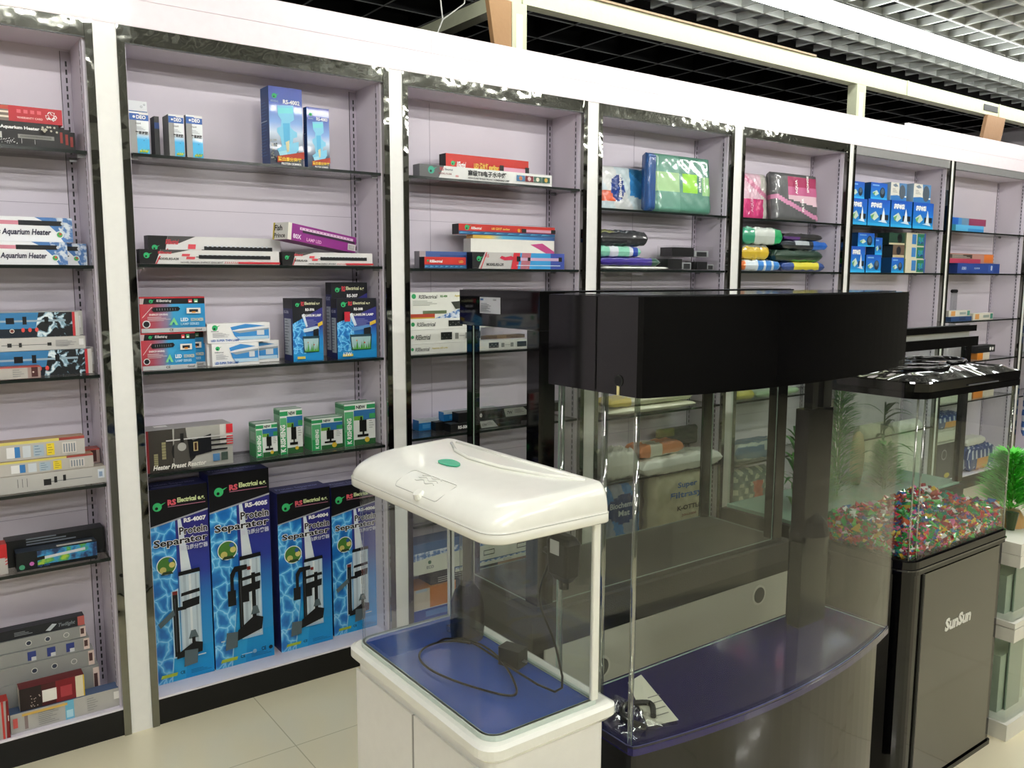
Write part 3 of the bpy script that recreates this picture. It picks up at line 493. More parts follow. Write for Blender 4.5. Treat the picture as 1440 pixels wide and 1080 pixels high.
# ------------------------------------------------------------------ soft packs
def bagcol(st, u, v):
    w = '#dfe3e2'
    if st == 'biochem':
        if (u-.35)**2/.02+(v-.5)**2/.08 < 1: return '#22408c'
        if u < .3 and .2 < v < .45: return '#d8562c'
        if u > .62 and v > .55-u*.3 and v > .3: return '#2c6a94' if v > 1.5-u else '#3a86c4'
        return '#cfe0e4' if math.sin(u*9+v*4) > .1 else w
    if st == 'navyfold': return '#1d4680' if u > .3 else '#2a5590'
    if st == 'greenpad':
        if .46 < u < .74 and .35 < v < .68: return '#8fd22c'
        if u < .42 and .35 < v < .68: return '#9cc48c'
        if u > .82 and .32 < v < .66: return '#8cc07c'
        return '#5f9482' if u < .42 else '#4f8573'
    if st == 'pinkbag':
        if v < .45 and u < .8: return '#d23c7c'
        if abs(v-(.95-u*.5)) < .06: return '#dc8cae'
        return '#dcdad2' if u > .7 else '#e8c4d4'
    if st == 'greypink':
        if .28 < u and .45-.2*(u-.28) < v < .92: return '#a82a5c' if v > .7 else ('#c0608c' if v > .52 else '#d8b8c4')
        if abs(v-(.5-u*.45)) < .05: return '#c884a8'
        return '#56585a'
    if st == 'purplepack': return '#3a2a84' if v > .3 and u < .85 else ('#24503c' if u > .2 else '#c8c4d8')
    if st == 'mintpack': return '#2c4aa8' if .78 < u < .9 else ('#8ad0b4' if math.sin(u*14) > -.3 else '#d8dce4')
    if st == 'blackbag': return '#6a6c34' if u < .3 and v > .6 else '#24262a'
    if st == 'whitesheet': return '#dcdfd6'
    if st == 'bluewhiteorange': return '#e0783a' if u < .08 else ('#2f80cc' if u > .4 and math.sin(u*30) > -.6 else '#ccd8dc')
    if st == 'yellowgrey': return '#d8b838' if v < .6 else '#77786c'
    if st == 'greenwhite': return '#1f9a5c' if u > .78 else ('#3a9c78' if u < .3 else '#c4ccc4')
    if st == 'blueyellow': return '#d8cc3c' if .25 < u < .85 and v > .45 else '#2c4888'
    if st == 'darkgreen': return '#1f8a3c' if u > .35 and v < .45 else ('#b8c8bc' if u > .45 and v > .75 and u < .9 else '#20382c')
    if st == 'blackblue': return '#1f62c0' if u > .68 else ('#a8b0b4' if .3 < u < .6 and v > .5 else '#16202a')
    if st == 'blackpurple': return '#5c2a84' if u < .4 and v < .5 else '#26262a'
    if st == 'creamyellow': return '#dcc858' if u < .25 else '#d8d8b8'
    if st == 'koibag': return '#d88a5c' if (u < .25 or (u > .5 and v > .45)) else '#d8d6c4'
    if st == 'biomat': return '#1c3a6c' if (u-.5)**2/.2+(v-.68)**2/.03 < 1 else ('#3a78b4' if math.sin(u*12+v*8) > .3 else '#8894a4')
    if st == 'filtra': return '#d2ccb0' if not (.5 < u < .7 and v < .12) else '#3a88b8'
    if st == 'yellowbag': return '#cfc45c'
    if st == 'mintbag': return '#a4bc9c'
    if st == 'bluewhite': return '#5c7ca0' if math.sin(v*14+u*3) > .2 else '#c0c8c8'
    if st == 'koipad': return '#c4543c' if abs(u-.65-.2*(.7-v)) < .12 and .45 < v < .8 else ('#c8c8b4' if math.sin(u*23)*math.sin(v*31) > .35 else '#68726a')
    if st == 'whitestack': return '#d8dacc' if math.sin(v*18) > -.5 else '#b4b8a8'
    if st == 'blueorange': return '#d8963c' if .3 < u < .75 and v < .5 else ('#c8d0d8' if math.sin(u*40)*math.sin(v*20) > .5 else '#26427c')
    if st == 'greytop': return '#9aa494' if v < .5 else '#c4c4ac'
    if st == 'blueband': return '#2f5fa8' if math.sin(v*40+u*5) > -.3 else '#c8d4e0'
    return {'creambag': '#d4d6bc', 'whitebag': '#d6d8cc'}.get(st, w)
BT = {'greenpad': [('AQUARIUM', .86, .38, .045, WH, 1), ('FILTER PAD', .78, .38, .045, WH, 1)], 'biochem': [('Bio-chem', .42, .3, .1, WH, 1)], 'greypink': [('AQUA', .5, .55, .09, WH, 1), ('FILTER', .62, .2, .07, WH, 1), ('SPONGE', .75, .6, .07, WH, 1)],
      'pinkbag': [('AQUA', .4, .15, .1, '#e8a8c4', 1)], 'biomat': [('Biochemical', .1, .7, .07, '#b8c4cc', 0, .78), ('Mat', .32, .6, .07, '#b8c4cc', 0, .3)],
      'filtra': [('Super', .34, .80, .09, '#4c70ac', 0, .34), ('Filtrasy', .22, .67, .1, '#4c70ac', 0, .56), ('K-OTTER', .34, .53, .06, '#4a3c38', 0, .44), ('20g-1000', .42, .44, .04, '#8a4a3c', 0, .26)], 'koipad': [('KOI', .1, .1, .12, '#b8b8a4', 0)]}
def softpack(name, label, cat, group, x, y, z, w, d, h, mode, st, lean):
    rnd = random.Random(int(x*1000)); N = 34 if w > .2 else 22; ph = [rnd.random()*6 for _ in range(8)]
    b = B()
    if st == 'clearbox':
        root = thing(name, label, cat, (x, y, z), 0, group or None)
        t = B(); t.box(0, 0, 0, w, d, h, M_wrap); t.build('clear_shell', root)
        k = B(); k.box(.03*w, .01, .004, .55*w, d-.01, h*.85, '#1b1c1e'); k.box(.6*w, .02, .004, .95*w, d*.8, h*.6, '#a8acae'); k.box(.66*w, .018, .006, .9*w, .02, h*.5, '#2c2e30')
        k.build('fitting', root, bevel=.004); return
    box_like = st in ('greenpad', 'greypink', 'navyfold')
    p = 26 if box_like else (11 if mode == 'lie' else 9)
    def prof(s, t): return max(0, 1-abs(s)**p)**(.35 if box_like else .5)*max(0, 1-abs(t)**p)**(.35 if box_like else .5)
    amp = .012 if mode == 'stand' else .09
    for sgn in (-1, 1):
        vs = []; T = (d if mode == 'stand' else h)/2; ww, hh = w/2, (h if mode == 'stand' else d)/2
        for j in range(N+1):
            for i in range(N+1):
                s = -1+2*i/N; t = -1+2*j/N; q = prof(s, t)
                n = (math.sin(s*7+ph[0]+t*3)*math.sin(t*9+ph[1]-s*4)+.6*math.sin(s*17+ph[2]+t*13)+.4*math.sin(s*29-t*23+ph[3]))
                th = T*q*(1+.11*n*(.13 if box_like else 1))*.93
                ex = 1+.012*math.sin(t*11+ph[4])
                if mode == 'stand': vs.append((w/2+s*ww*ex*.985, d/2+sgn*th, h/2+t*hh*.995))
                else:
                    zz = h/2+sgn*th
                    if st == 'whitesheet' and h > .05: zz -= 0
                    vs.append((w/2+s*ww*ex*.985, d/2+t*hh, max(zz, .0005)))
        base = len(b.v); b.v += vs
        for j in range(N):
            for i in range(N):
                a = j*N+j+i; f = (a, a+1, a+N+2, a+N+1)
                if (mode == 'stand') == (sgn > 0): f = f[::-1]
                u = (i+.5)/N; v = (j+.5)/N
                if mode == 'lie': v = .5+sgn*.5*max(.05, 1-abs(2*v-1)**3)*.9 if v < .5 else .9
                b.f.append(tuple(q+base for q in f)); b.m.append(b.mi(mat(bagcol(st, u, v), .28, coat=.8)))
    o = b.build('pack_body' if st in BT else name, None, smooth=True)
    if st in BT:
        F = Face(b2 := B(), (0, -.004, 0), (1, 0, 0), (0, 0, 1), (0, -1, 0), w, h)
        for t, u, v, s, c, r, *q in BT[st]: F.text(t, u, v, s, c, q[0] if q else None, 0, .03, 0 if q else 1, r)
        root = thing(name, label, cat, (x, y, z), 0, group or None)
        # lean backwards on the shelf
        root.rotation_euler = (-math.radians(lean), 0, 0)
        o.parent = root; b2.build('printed_lettering', root)
    else:
        o.name = name; o.location = (x, y, z); o.rotation_euler = (-math.radians(lean), 0, 0); tag(o, label, cat, group or None)
    if 0: pass
PRODUCTS = [
 ('product_box', 'black aquarium heater box, foremost of the row on the top left shelf', 'box', 'black heater boxes on the top shelf', 0.12, 0.03, 1.867, 0.335, 0.045, 0.07, 0, 'heater', ''),
 ('product_box', 'black heater box second in the row, red print on its end', 'box', 'black heater boxes on the top shelf', 0.12, 0.0755, 1.867, 0.357, 0.03, 0.071, 0, 'heaterend', ''),
 ('product_box', 'black heater box third in the row on the top left shelf', 'box', 'black heater boxes on the top shelf', 0.12, 0.106, 1.867, 0.377, 0.03, 0.07, 0, 'heaterend', ''),
 ('product_box', 'black heater box rearmost of the row on the top left shelf', 'box', 'black heater boxes on the top shelf', 0.12, 0.137, 1.867, 0.396, 0.03, 0.068, 0, 'heaterend', ''),
 ('product_box', 'red and striped heater box lying on top of the black heater boxes', 'box', '', 0.12, 0.035, 1.938, 0.347, 0.04, 0.044, 0, 'redrec', ''),
 ('product_box', 'blue and white glass heater box, lower front one of three', 'box', 'blue and white glass heater boxes', 0.12, 0.03, 1.527, 0.338, 0.05, 0.067, 0, 'glassheater', ''),
 ('product_box', 'blue and white glass heater box half hidden behind the lower front one', 'box', 'blue and white glass heater boxes', 0.214, 0.085, 1.527, 0.307, 0.05, 0.066, 0, 'glassheater', ''),
 ('product_box', 'blue and white glass heater box stacked on top of two others', 'box', 'blue and white glass heater boxes', 0.12, 0.045, 1.595, 0.358, 0.05, 0.072, 0, 'glassheater', ''),
 ('product_box', 'blue and black box with water splash picture standing on the glass shelf', 'box', 'boxes with splash pictures on the third left shelf', 0.12, 0.055, 1.192, 0.392, 0.05, 0.077, 0, 'splash', ''),
 ('product_box', 'pale grey box whose end peeks out behind the lower splash box', 'box', '', 0.12, 0.106, 1.192, 0.415, 0.04, 0.077, 0, 'greytube', ''),
 ('product_box', 'flat pale grey box sandwiched between two splash picture boxes', 'box', '', 0.12, 0.06, 1.27, 0.378, 0.045, 0.039, 0, 'greytube', ''),
 ('product_box', 'blue and black splash picture box topmost in its stack', 'box', 'boxes with splash pictures on the third left shelf', 0.12, 0.065, 1.31, 0.363, 0.04, 0.074, 0, 'splash', ''),
 ('product_box', 'pale box standing behind the topmost splash picture box', 'box', '', 0.12, 0.107, 1.31, 0.381, 0.03, 0.075, 0, 'greytube', ''),
 ('product_box', 'small grey and red box lying in front of the splash boxes', 'box', '', 0.12, 0.01, 1.192, 0.243, 0.04, 0.036, 0, 'greyred', ''),
 ('product_box', 'plain grey box with tube drawing at the bottom of the yellow square stack', 'box', '', 0.12, 0.02, 0.847, 0.408, 0.055, 0.052, 0, 'greytube2', ''),
 ('product_box', 'grey box with yellow square, middle of its stack', 'box', 'grey heater boxes with yellow squares', 0.12, 0.025, 0.9, 0.374, 0.05, 0.043, 0, 'greyyellow', ''),
 ('product_box', 'grey box with dark red end behind the middle yellow square box', 'box', '', 0.19, 0.078, 0.9, 0.333, 0.05, 0.047, 0, 'greyred', ''),
 ('product_box', 'grey box with yellow square, topmost of its stack', 'box', 'grey heater boxes with yellow squares', 0.12, 0.03, 0.944, 0.353, 0.05, 0.057, 0, 'greyyellow', ''),
 ('product_box', 'black box with blue and green planted tank picture on the fifth left shelf', 'box', '', 0.266, 0.02, 0.605, 0.222, 0.05, 0.057, 0, 'night', ''),
 ('product_box', 'black box with grey top lying behind the planted tank picture box', 'box', '', 0.245, 0.073, 0.605, 0.276, 0.06, 0.083, 0, 'nightback', ''),
 ('product_box', 'small red and grey box at the left edge beside the black boxes', 'box', '', 0.12, 0.02, 0.605, 0.123, 0.05, 0.092, 0, 'redgrey', ''),
 ('product_box', 'long grey box with pale blue stripe lying at the front of the bottom left bay', 'box', '', 0.219, 0.02, 0.097, 0.314, 0.05, 0.062, 0, 'greybig', ''),
 ('product_box', 'grey and red box at the left edge of the bottom left bay', 'box', '', 0.12, 0.005, 0.097, 0.096, 0.05, 0.119, 0, 'redtall', ''),
 ('product_box', 'grey box with blue squares, lowest of the rear stack', 'box', 'grey boxes with blue squares in the bottom left stack', 0.12, 0.075, 0.097, 0.362, 0.06, 0.133, 0, 'greysq', ''),
 ('product_box', 'grey box with round pictures, second from the bottom of the rear stack', 'box', 'grey boxes with blue squares in the bottom left stack', 0.12, 0.08, 0.231, 0.351, 0.055, 0.054, 0, 'greysq', ''),
 ('product_box', 'grey box with round pictures, third from the bottom of the rear stack', 'box', 'grey boxes with blue squares in the bottom left stack', 0.12, 0.085, 0.286, 0.34, 0.05, 0.041, 0, 'greysq', ''),
 ('product_box', 'grey box with blue squares, second from the top of the rear stack', 'box', 'grey boxes with blue squares in the bottom left stack', 0.12, 0.09, 0.329, 0.332, 0.045, 0.038, 0, 'greysq', ''),
 ('product_box', 'dark box with white script, topmost of the rear stack in the bottom left bay', 'box', '', 0.12, 0.095, 0.368, 0.331, 0.04, 0.031, 0, 'twilight', ''),
 ('product_box', 'dark red box with white picture and yellow edge on the long grey box', 'box', '', 0.248, 0.025, 0.16, 0.181, 0.05, 0.071, 0, 'maroon', ''),
 ('product_box', 'white and blue upright box behind the leftmost fertiliser carton', 'box', '', 0.666, 0.1, 1.873, 0.058, 0.05, 0.174, 0, 'deoback', ''),
 ('fertiliser_carton', 'grey and blue fertiliser carton furthest left on the upper shelf', 'box', 'fertiliser cartons on the upper shelf of the second bay', 0.651, 0.02, 1.873, 0.056, 0.05, 0.126, 0, 'deo', ''),
 ('fertiliser_carton', 'dark grey carton half hidden behind the middle fertiliser carton', 'box', '', 0.739, 0.08, 1.873, 0.015, 0.05, 0.129, 0, 'greyplain', ''),
 ('fertiliser_carton', 'grey and blue fertiliser carton in the middle with a wide grey side', 'box', 'fertiliser cartons on the upper shelf of the second bay', 0.767, 0.02, 1.873, 0.046, 0.07, 0.13, 0, 'deo', ''),
 ('fertiliser_carton', 'grey and blue fertiliser carton right of the other fertiliser cartons', 'box', 'fertiliser cartons on the upper shelf of the second bay', 0.821, 0.02, 1.873, 0.051, 0.02, 0.134, 0, 'deo', ''),
 ('filter_carton', 'tall blue carton with pale blue filter picture, the larger of two', 'box', '', 1.096, 0.02, 1.873, 0.119, 0.075, 0.26, 0, 'rs4002', 'RS-4002'),
 ('filter_carton', 'smaller blue carton with filter picture beside the tall blue one', 'box', '', 1.231, 0.02, 1.873, 0.083, 0.03, 0.206, 0, 'rs4002', 'RS-4003'),
 ('light_tube_box', 'long white box with black tube picture and black left end, front left', 'box', 'striped light tube boxes on the second shelf', 0.663, 0.03, 1.533, 0.457, 0.05, 0.046, 0, 'tube', 'RS-A38'),
 ('light_tube_box', 'shorter white box with black tube picture, right of the front pair', 'box', 'striped light tube boxes on the second shelf', 1.132, 0.03, 1.533, 0.348, 0.05, 0.046, 0, 'tube', 'RS-A26'),
 ('light_tube_box', 'long white box with black tube picture standing behind the other two', 'box', 'striped light tube boxes on the second shelf', 0.703, 0.085, 1.533, 0.444, 0.05, 0.092, 0, 'tube', 'RS-A33'),
 ('product_box', 'red and blue lamp box with black header, lower front one', 'box', 'red and blue lamp boxes on the third shelf', 0.653, 0.03, 1.192, 0.17, 0.05, 0.12, 0, 'led38', '38L'),
 ('product_box', 'red and blue lamp box showing only its right edge behind the lower front one', 'box', 'red and blue lamp boxes on the third shelf', 0.683, 0.085, 1.192, 0.188, 0.05, 0.12, 0, 'led38', '38L'),
 ('product_box', 'red and blue lamp box with black header on top of the other two', 'box', 'red and blue lamp boxes on the third shelf', 0.656, 0.035, 1.313, 0.204, 0.055, 0.114, 0, 'led38', '38L'),
 ('product_box', 'white and blue lamp box, lower front one of three', 'box', 'white and blue lamp boxes', 0.876, 0.03, 1.192, 0.161, 0.05, 0.076, 0, 'ledwhite', ''),
 ('product_box', 'white and blue lamp box partly hidden at lower right of the white boxes', 'box', 'white and blue lamp boxes', 0.905, 0.085, 1.192, 0.225, 0.05, 0.076, 0, 'ledwhite', ''),
 ('product_box', 'white and blue lamp box lying on top of the other two', 'box', 'white and blue lamp boxes', 0.866, 0.04, 1.269, 0.216, 0.05, 0.066, 0, 'ledwhite', ''),
 ('product_box', 'thin white box edge between the red lamp boxes and white lamp boxes', 'box', '', 0.868, 0.06, 1.192, 0.012, 0.02, 0.074, 0, 'whiteplain', ''),
 ('lamp_carton', 'dark blue aquarium lamp carton left of its two neighbours', 'box', 'dark blue aquarium lamp cartons', 1.162, 0.03, 1.192, 0.114, 0.085, 0.224, 0, 'lamp', 'RS-306'),
 ('lamp_carton', 'dark blue aquarium lamp carton with red square, front right one', 'box', 'dark blue aquarium lamp cartons', 1.332, 0.03, 1.192, 0.16, 0.05, 0.222, 0, 'lamp', 'RS-308'),
 ('lamp_carton', 'dark blue aquarium lamp carton standing taller behind the front right one', 'box', 'dark blue aquarium lamp cartons', 1.339, 0.09, 1.192, 0.147, 0.05, 0.28, 0, 'lamp', 'RS-307'),
 ('product_box', 'grey silver heater controller box with red corner at left of the fourth shelf', 'box', '', 0.65, 0.02, 0.856, 0.28, 0.1, 0.139, 0, 'controller', ''),
 ('filter_carton', 'green and white filter carton, small leftmost of four', 'box', 'green and white filter cartons on the fourth shelf', 1.023, 0.05, 0.856, 0.078, 0.07, 0.12, 0, 'kri', ''),
 ('filter_carton', 'green and white filter carton, tall and narrow second from left', 'box', 'green and white filter cartons on the fourth shelf', 1.112, 0.05, 0.856, 0.084, 0.06, 0.163, 0, 'kri', ''),
 ('filter_carton', 'green and white filter carton, low and wide third from left', 'box', 'green and white filter cartons on the fourth shelf', 1.231, 0.05, 0.856, 0.122, 0.07, 0.118, 0, 'kri', ''),
 ('filter_carton', 'green and white filter carton, largest at the right end', 'box', 'green and white filter cartons on the fourth shelf', 1.362, 0.05, 0.856, 0.128, 0.08, 0.161, 0, 'kri', ''),
 ('separator_carton', 'tall blue protein separator carton leftmost in the bottom of the bay', 'box', 'protein separator cartons standing in the bottom of the second bay', 0.658, 0.085, 0.097, 0.198, 0.105, 0.688, 0, 'separator', 'RS-4007'),
 ('separator_carton', 'tallest blue protein separator carton, second from the left', 'box', 'protein separator cartons standing in the bottom of the second bay', 0.861, 0.085, 0.097, 0.215, 0.105, 0.711, 0, 'separator', 'RS-4005'),
 ('separator_carton', 'shorter blue protein separator carton, third from the left', 'box', 'protein separator cartons standing in the bottom of the second bay', 1.104, 0.085, 0.097, 0.206, 0.105, 0.608, 0, 'separator', 'RS-4004'),
 ('separator_carton', 'blue protein separator carton seen partly through the white tank glass', 'box', 'protein separator cartons standing in the bottom of the second bay', 1.325, 0.105, 0.097, 0.192, 0.085, 0.595, 0, 'separator', 'RS-4006'),
 ('light_tube_box', 'long white submersible lamp box with large black characters', 'box', '', 1.686, 0.03, 1.874, 0.65, 0.05, 0.049, 0, 't8', ''),
 ('product_box', 'red and blue lamp box lying behind the white submersible lamp box', 'box', '', 1.842, 0.09, 1.874, 0.414, 0.05, 0.108, 0, 'redtube', '1'),
 ('light_tube_box', 'black grey and blue lamp box with red fish picture at the shelf front', 'box', '', 1.928, 0.03, 1.527, 0.48, 0.04, 0.067, 0, 'l30', ''),
 ('product_box', 'small red lamp box beside the box with red fish picture', 'box', '', 1.704, 0.03, 1.527, 0.192, 0.04, 0.044, 0, 'redtube', '0'),
 ('product_box', 'blue and grey box lying behind the small red lamp box', 'box', '', 1.708, 0.075, 1.527, 0.235, 0.04, 0.067, 0, 'bluegrey', ''),
 ('product_box', 'white lamp box with pink and yellow print in the middle of the stack', 'box', '', 1.95, 0.075, 1.527, 0.439, 0.055, 0.123, 0, 'whitecol', ''),
 ('product_box', 'thin yellow and blue box between the white and red lamp boxes', 'box', '', 1.964, 0.08, 1.651, 0.432, 0.05, 0.014, 0, 'rainbow', ''),
 ('product_box', 'red lamp box on top of the stack on the second shelf', 'box', '', 1.895, 0.08, 1.666, 0.501, 0.05, 0.042, 0, 'redtube', '1'),
 ('light_tube_box', 'long white light box lying at the bottom front of the shelf', 'box', 'long white light boxes on the third shelf', 1.637, 0.03, 1.192, 0.571, 0.05, 0.039, 0, 'whitelong', '1'),
 ('light_tube_box', 'long white light box, second from the bottom', 'box', 'long white light boxes on the third shelf', 1.64, 0.035, 1.232, 0.331, 0.05, 0.054, 0, 'whitelong', '0'),
 ('light_tube_box', 'long white light box right under the big planted picture box', 'box', 'long white light boxes on the third shelf', 1.643, 0.04, 1.287, 0.418, 0.05, 0.043, 0, 'whitelong', '0'),
 ('product_box', 'large white box with grey light bar and blue splash picture', 'box', '', 1.647, 0.045, 1.33, 0.548, 0.06, 0.103, 0, 'rs400', ''),
 ('product_box', 'brown cardboard box behind the long white boxes', 'box', '', 1.994, 0.09, 1.232, 0.247, 0.04, 0.015, 0, 'brown', ''),
 ('light_tube_box', 'black light box with grey slanted label, front right one', 'box', 'black light boxes on the fourth shelf', 1.82, 0.03, 0.865, 0.358, 0.05, 0.033, 0, 'rs500', 'RS-500'),
 ('light_tube_box', 'black light box lying at the back left of the shelf', 'box', 'black light boxes on the fourth shelf', 1.787, 0.092, 0.865, 0.486, 0.04, 0.036, 0, 'rs500', 'RS-500'),
 ('light_tube_box', 'black light box with grey slanted label lying on the others', 'box', 'black light boxes on the fourth shelf', 1.865, 0.04, 0.899, 0.569, 0.05, 0.04, 0, 'rs500', 'RS-500'),
 ('product_box', 'bright blue box behind the black light boxes at the left', 'box', '', 1.729, 0.13, 0.865, 0.176, 0.05, 0.043, 0, 'blueclear', ''),
 ('product_box', 'blue box with clear top lying behind the upper black light box', 'box', '', 1.825, 0.092, 0.902, 0.273, 0.04, 0.037, 0, 'blueclear', ''),
 ('product_box', 'white box on the low shelf seen above the orange box', 'box', '', 1.634, 0.03, 0.512, 0.421, 0.1, 0.075, 0, 'whitetop', ''),
 ('product_box', 'blue box lying at the bottom of the third bay behind the white tank', 'box', '', 1.628, 0.03, 0.097, 0.663, 0.12, 0.048, 0, 'bluelow', ''),
 ('product_box', 'orange box with white end seen through the white tank', 'box', '', 1.639, 0.035, 0.146, 0.657, 0.12, 0.085, 0, 'orange', ''),
 ('product_box', 'black box with white stripes resting on the orange box', 'box', '', 1.732, 0.05, 0.232, 0.338, 0.1, 0.034, 0, 'darkbox', ''),
 ('product_box', 'white box with blue waves resting on the black striped box', 'box', 'blue and white tank boxes low in the third bay', 1.844, 0.04, 0.267, 0.495, 0.1, 0.027, 0, 'bluewave', ''),
 ('product_box', 'long white box with blue waves, topmost of the low stack', 'box', 'blue and white tank boxes low in the third bay', 1.631, 0.03, 0.295, 0.7, 0.1, 0.128, 0, 'bluewave', ''),
 ('pump_carton', 'blue pump carton with white pump picture, leftmost of the lower row', 'box', 'blue pump cartons in the lower front row of the upper shelf', 4.554, 0.02, 1.802, 0.169, 0.08, 0.151, 0, 'pump', '1'),
 ('pump_carton', 'blue pump carton with white pump picture, second from left of the lower row', 'box', 'blue pump cartons in the lower front row of the upper shelf', 4.734, 0.02, 1.802, 0.236, 0.08, 0.157, 0, 'pump', '1'),
 ('pump_carton', 'blue pump carton with white pump picture, third from left of the lower row', 'box', 'blue pump cartons in the lower front row of the upper shelf', 4.986, 0.02, 1.802, 0.238, 0.08, 0.162, 0, 'pump', '1'),
 ('pump_carton', 'blue pump carton with white pump picture, rightmost of the lower row', 'box', 'blue pump cartons in the lower front row of the upper shelf', 5.241, 0.02, 1.802, 0.243, 0.08, 0.163, 0, 'pump', '1'),
 ('pump_carton', 'small blue pump carton in the upper row', 'box', 'small blue pump cartons on the upper row', 4.563, 0.03, 1.954, 0.139, 0.08, 0.097, 0, 'pump', '0'),
 ('pump_carton', 'small blue pump carton with dark side in the upper row', 'box', 'small blue pump cartons on the upper row', 4.769, 0.03, 1.96, 0.178, 0.08, 0.097, 0, 'pump', '0'),
 ('pump_carton', 'white fronted pump carton next to a blue one in the upper row', 'box', 'small blue pump cartons on the upper row', 4.986, 0.03, 1.965, 0.179, 0.08, 0.106, 0, 'pumpw', '0'),
 ('pump_carton', 'white fronted pump carton at the right end in the upper row', 'box', 'small blue pump cartons on the upper row', 5.248, 0.03, 1.966, 0.207, 0.08, 0.114, 0, 'pumpw', '0'),
 ('pump_carton', 'blue pump carton with white pump at the lower left', 'box', 'cartons on the second shelf of the sixth bay', 4.596, 0.03, 1.525, 0.149, 0.09, 0.153, 0, 'pump', '1'),
 ('pump_carton', 'blue pump carton second in the lower row', 'box', 'cartons on the second shelf of the sixth bay', 4.76, 0.03, 1.525, 0.163, 0.09, 0.106, 0, 'pump', '0'),
 ('pump_carton', 'green sided pump carton third in the lower row', 'box', 'cartons on the second shelf of the sixth bay', 5.042, 0.03, 1.525, 0.14, 0.09, 0.093, 0, 'pump', '0'),
 ('pump_carton', 'cream and green carton at the bottom of the right stack', 'box', 'cartons on the second shelf of the sixth bay', 5.203, 0.03, 1.525, 0.237, 0.09, 0.087, 0, 'cream', '0'),
 ('pump_carton', 'blue pump carton with dark round pump, upper left of the second shelf', 'box', 'cartons on the second shelf of the sixth bay', 4.678, 0.04, 1.679, 0.175, 0.08, 0.08, 0, 'pump', '0'),
 ('pump_carton', 'narrow blue pump carton between two wider ones', 'box', 'cartons on the second shelf of the sixth bay', 4.865, 0.04, 1.632, 0.078, 0.06, 0.103, 0, 'pump', '0'),
 ('pump_carton', 'brown sided pump carton in the middle of the right stack', 'box', 'cartons on the second shelf of the sixth bay', 5.066, 0.04, 1.619, 0.132, 0.07, 0.078, 0, 'brownpump', ''),
 ('pump_carton', 'cream and green carton in the middle of the right stack', 'box', 'cartons on the second shelf of the sixth bay', 5.206, 0.035, 1.613, 0.232, 0.09, 0.079, 0, 'cream', ''),
 ('pump_carton', 'cream and green carton on top of the right stack', 'box', 'cartons on the second shelf of the sixth bay', 5.214, 0.04, 1.693, 0.233, 0.09, 0.083, 0, 'cream', ''),
 ('pump_carton', 'green carton with dark pump picture left of the top cream carton', 'box', 'cartons on the second shelf of the sixth bay', 5.016, 0.04, 1.698, 0.18, 0.08, 0.071, 0, 'greenpump', ''),
 ('product_box', 'blue and turquoise box lying on the upper shelf of the last bay', 'box', '', 5.75, 0.03, 1.805, 0.443, 0.08, 0.043, 0, 'blueteal', ''),
 ('product_box', 'blue and red box stacked on the turquoise one', 'box', '', 5.755, 0.04, 1.849, 0.485, 0.07, 0.046, 0, 'blueteal2', ''),
 ('product_box', 'navy blue box with small white print on the second shelf of the last bay', 'box', '', 5.865, 0.03, 1.525, 0.605, 0.08, 0.068, 0, 'navybox', ''),
 ('product_box', 'red and orange box resting on the navy blue box', 'box', '', 5.791, 0.05, 1.594, 0.616, 0.08, 0.065, 0, 'redorange', ''),
 ('product_box', 'flat dark blue box on the third shelf of the last bay', 'box', '', 5.824, 0.03, 1.2, 0.287, 0.1, 0.029, 0, 'blueflat', ''),
 ('product_box', 'white and orange box on the flat dark blue box', 'box', '', 5.83, 0.05, 1.23, 0.297, 0.05, 0.041, 0, 'whiteorange', ''),
 ('product_box', 'white and orange box beside the flat dark blue box', 'box', '', 6.131, 0.03, 1.2, 0.294, 0.05, 0.046, 0, 'whiteorange', ''),
 ('product_box', 'orange and white box on the fourth shelf of the last bay', 'box', '', 6.235, 0.03, 0.915, 0.181, 0.08, 0.046, 0, 'orangewhite', ''),
 ('product_box', 'black box with white dots lying on the orange and white box', 'box', '', 6.207, 0.03, 0.962, 0.288, 0.08, 0.051, 0, 'blackbox', ''),
 ('product_box', 'pale orange box low in the last bay seen through the small tank', 'box', '', 6.214, 0.03, 0.637, 0.311, 0.1, 0.081, 0, 'orangewhite', ''),
 ('product_box', 'white box with small grey print seen through the small tank', 'box', '', 5.643, 0.03, 0.637, 0.55, 0.1, 0.173, 0, 'whiteprint', ''),
 ('product_box', 'dark purple and white carton standing low behind the gravel tank', 'box', '', 5.74, 0.02, 0.097, 0.366, 0.16, 0.26, 0, 'darkprint', ''),
]
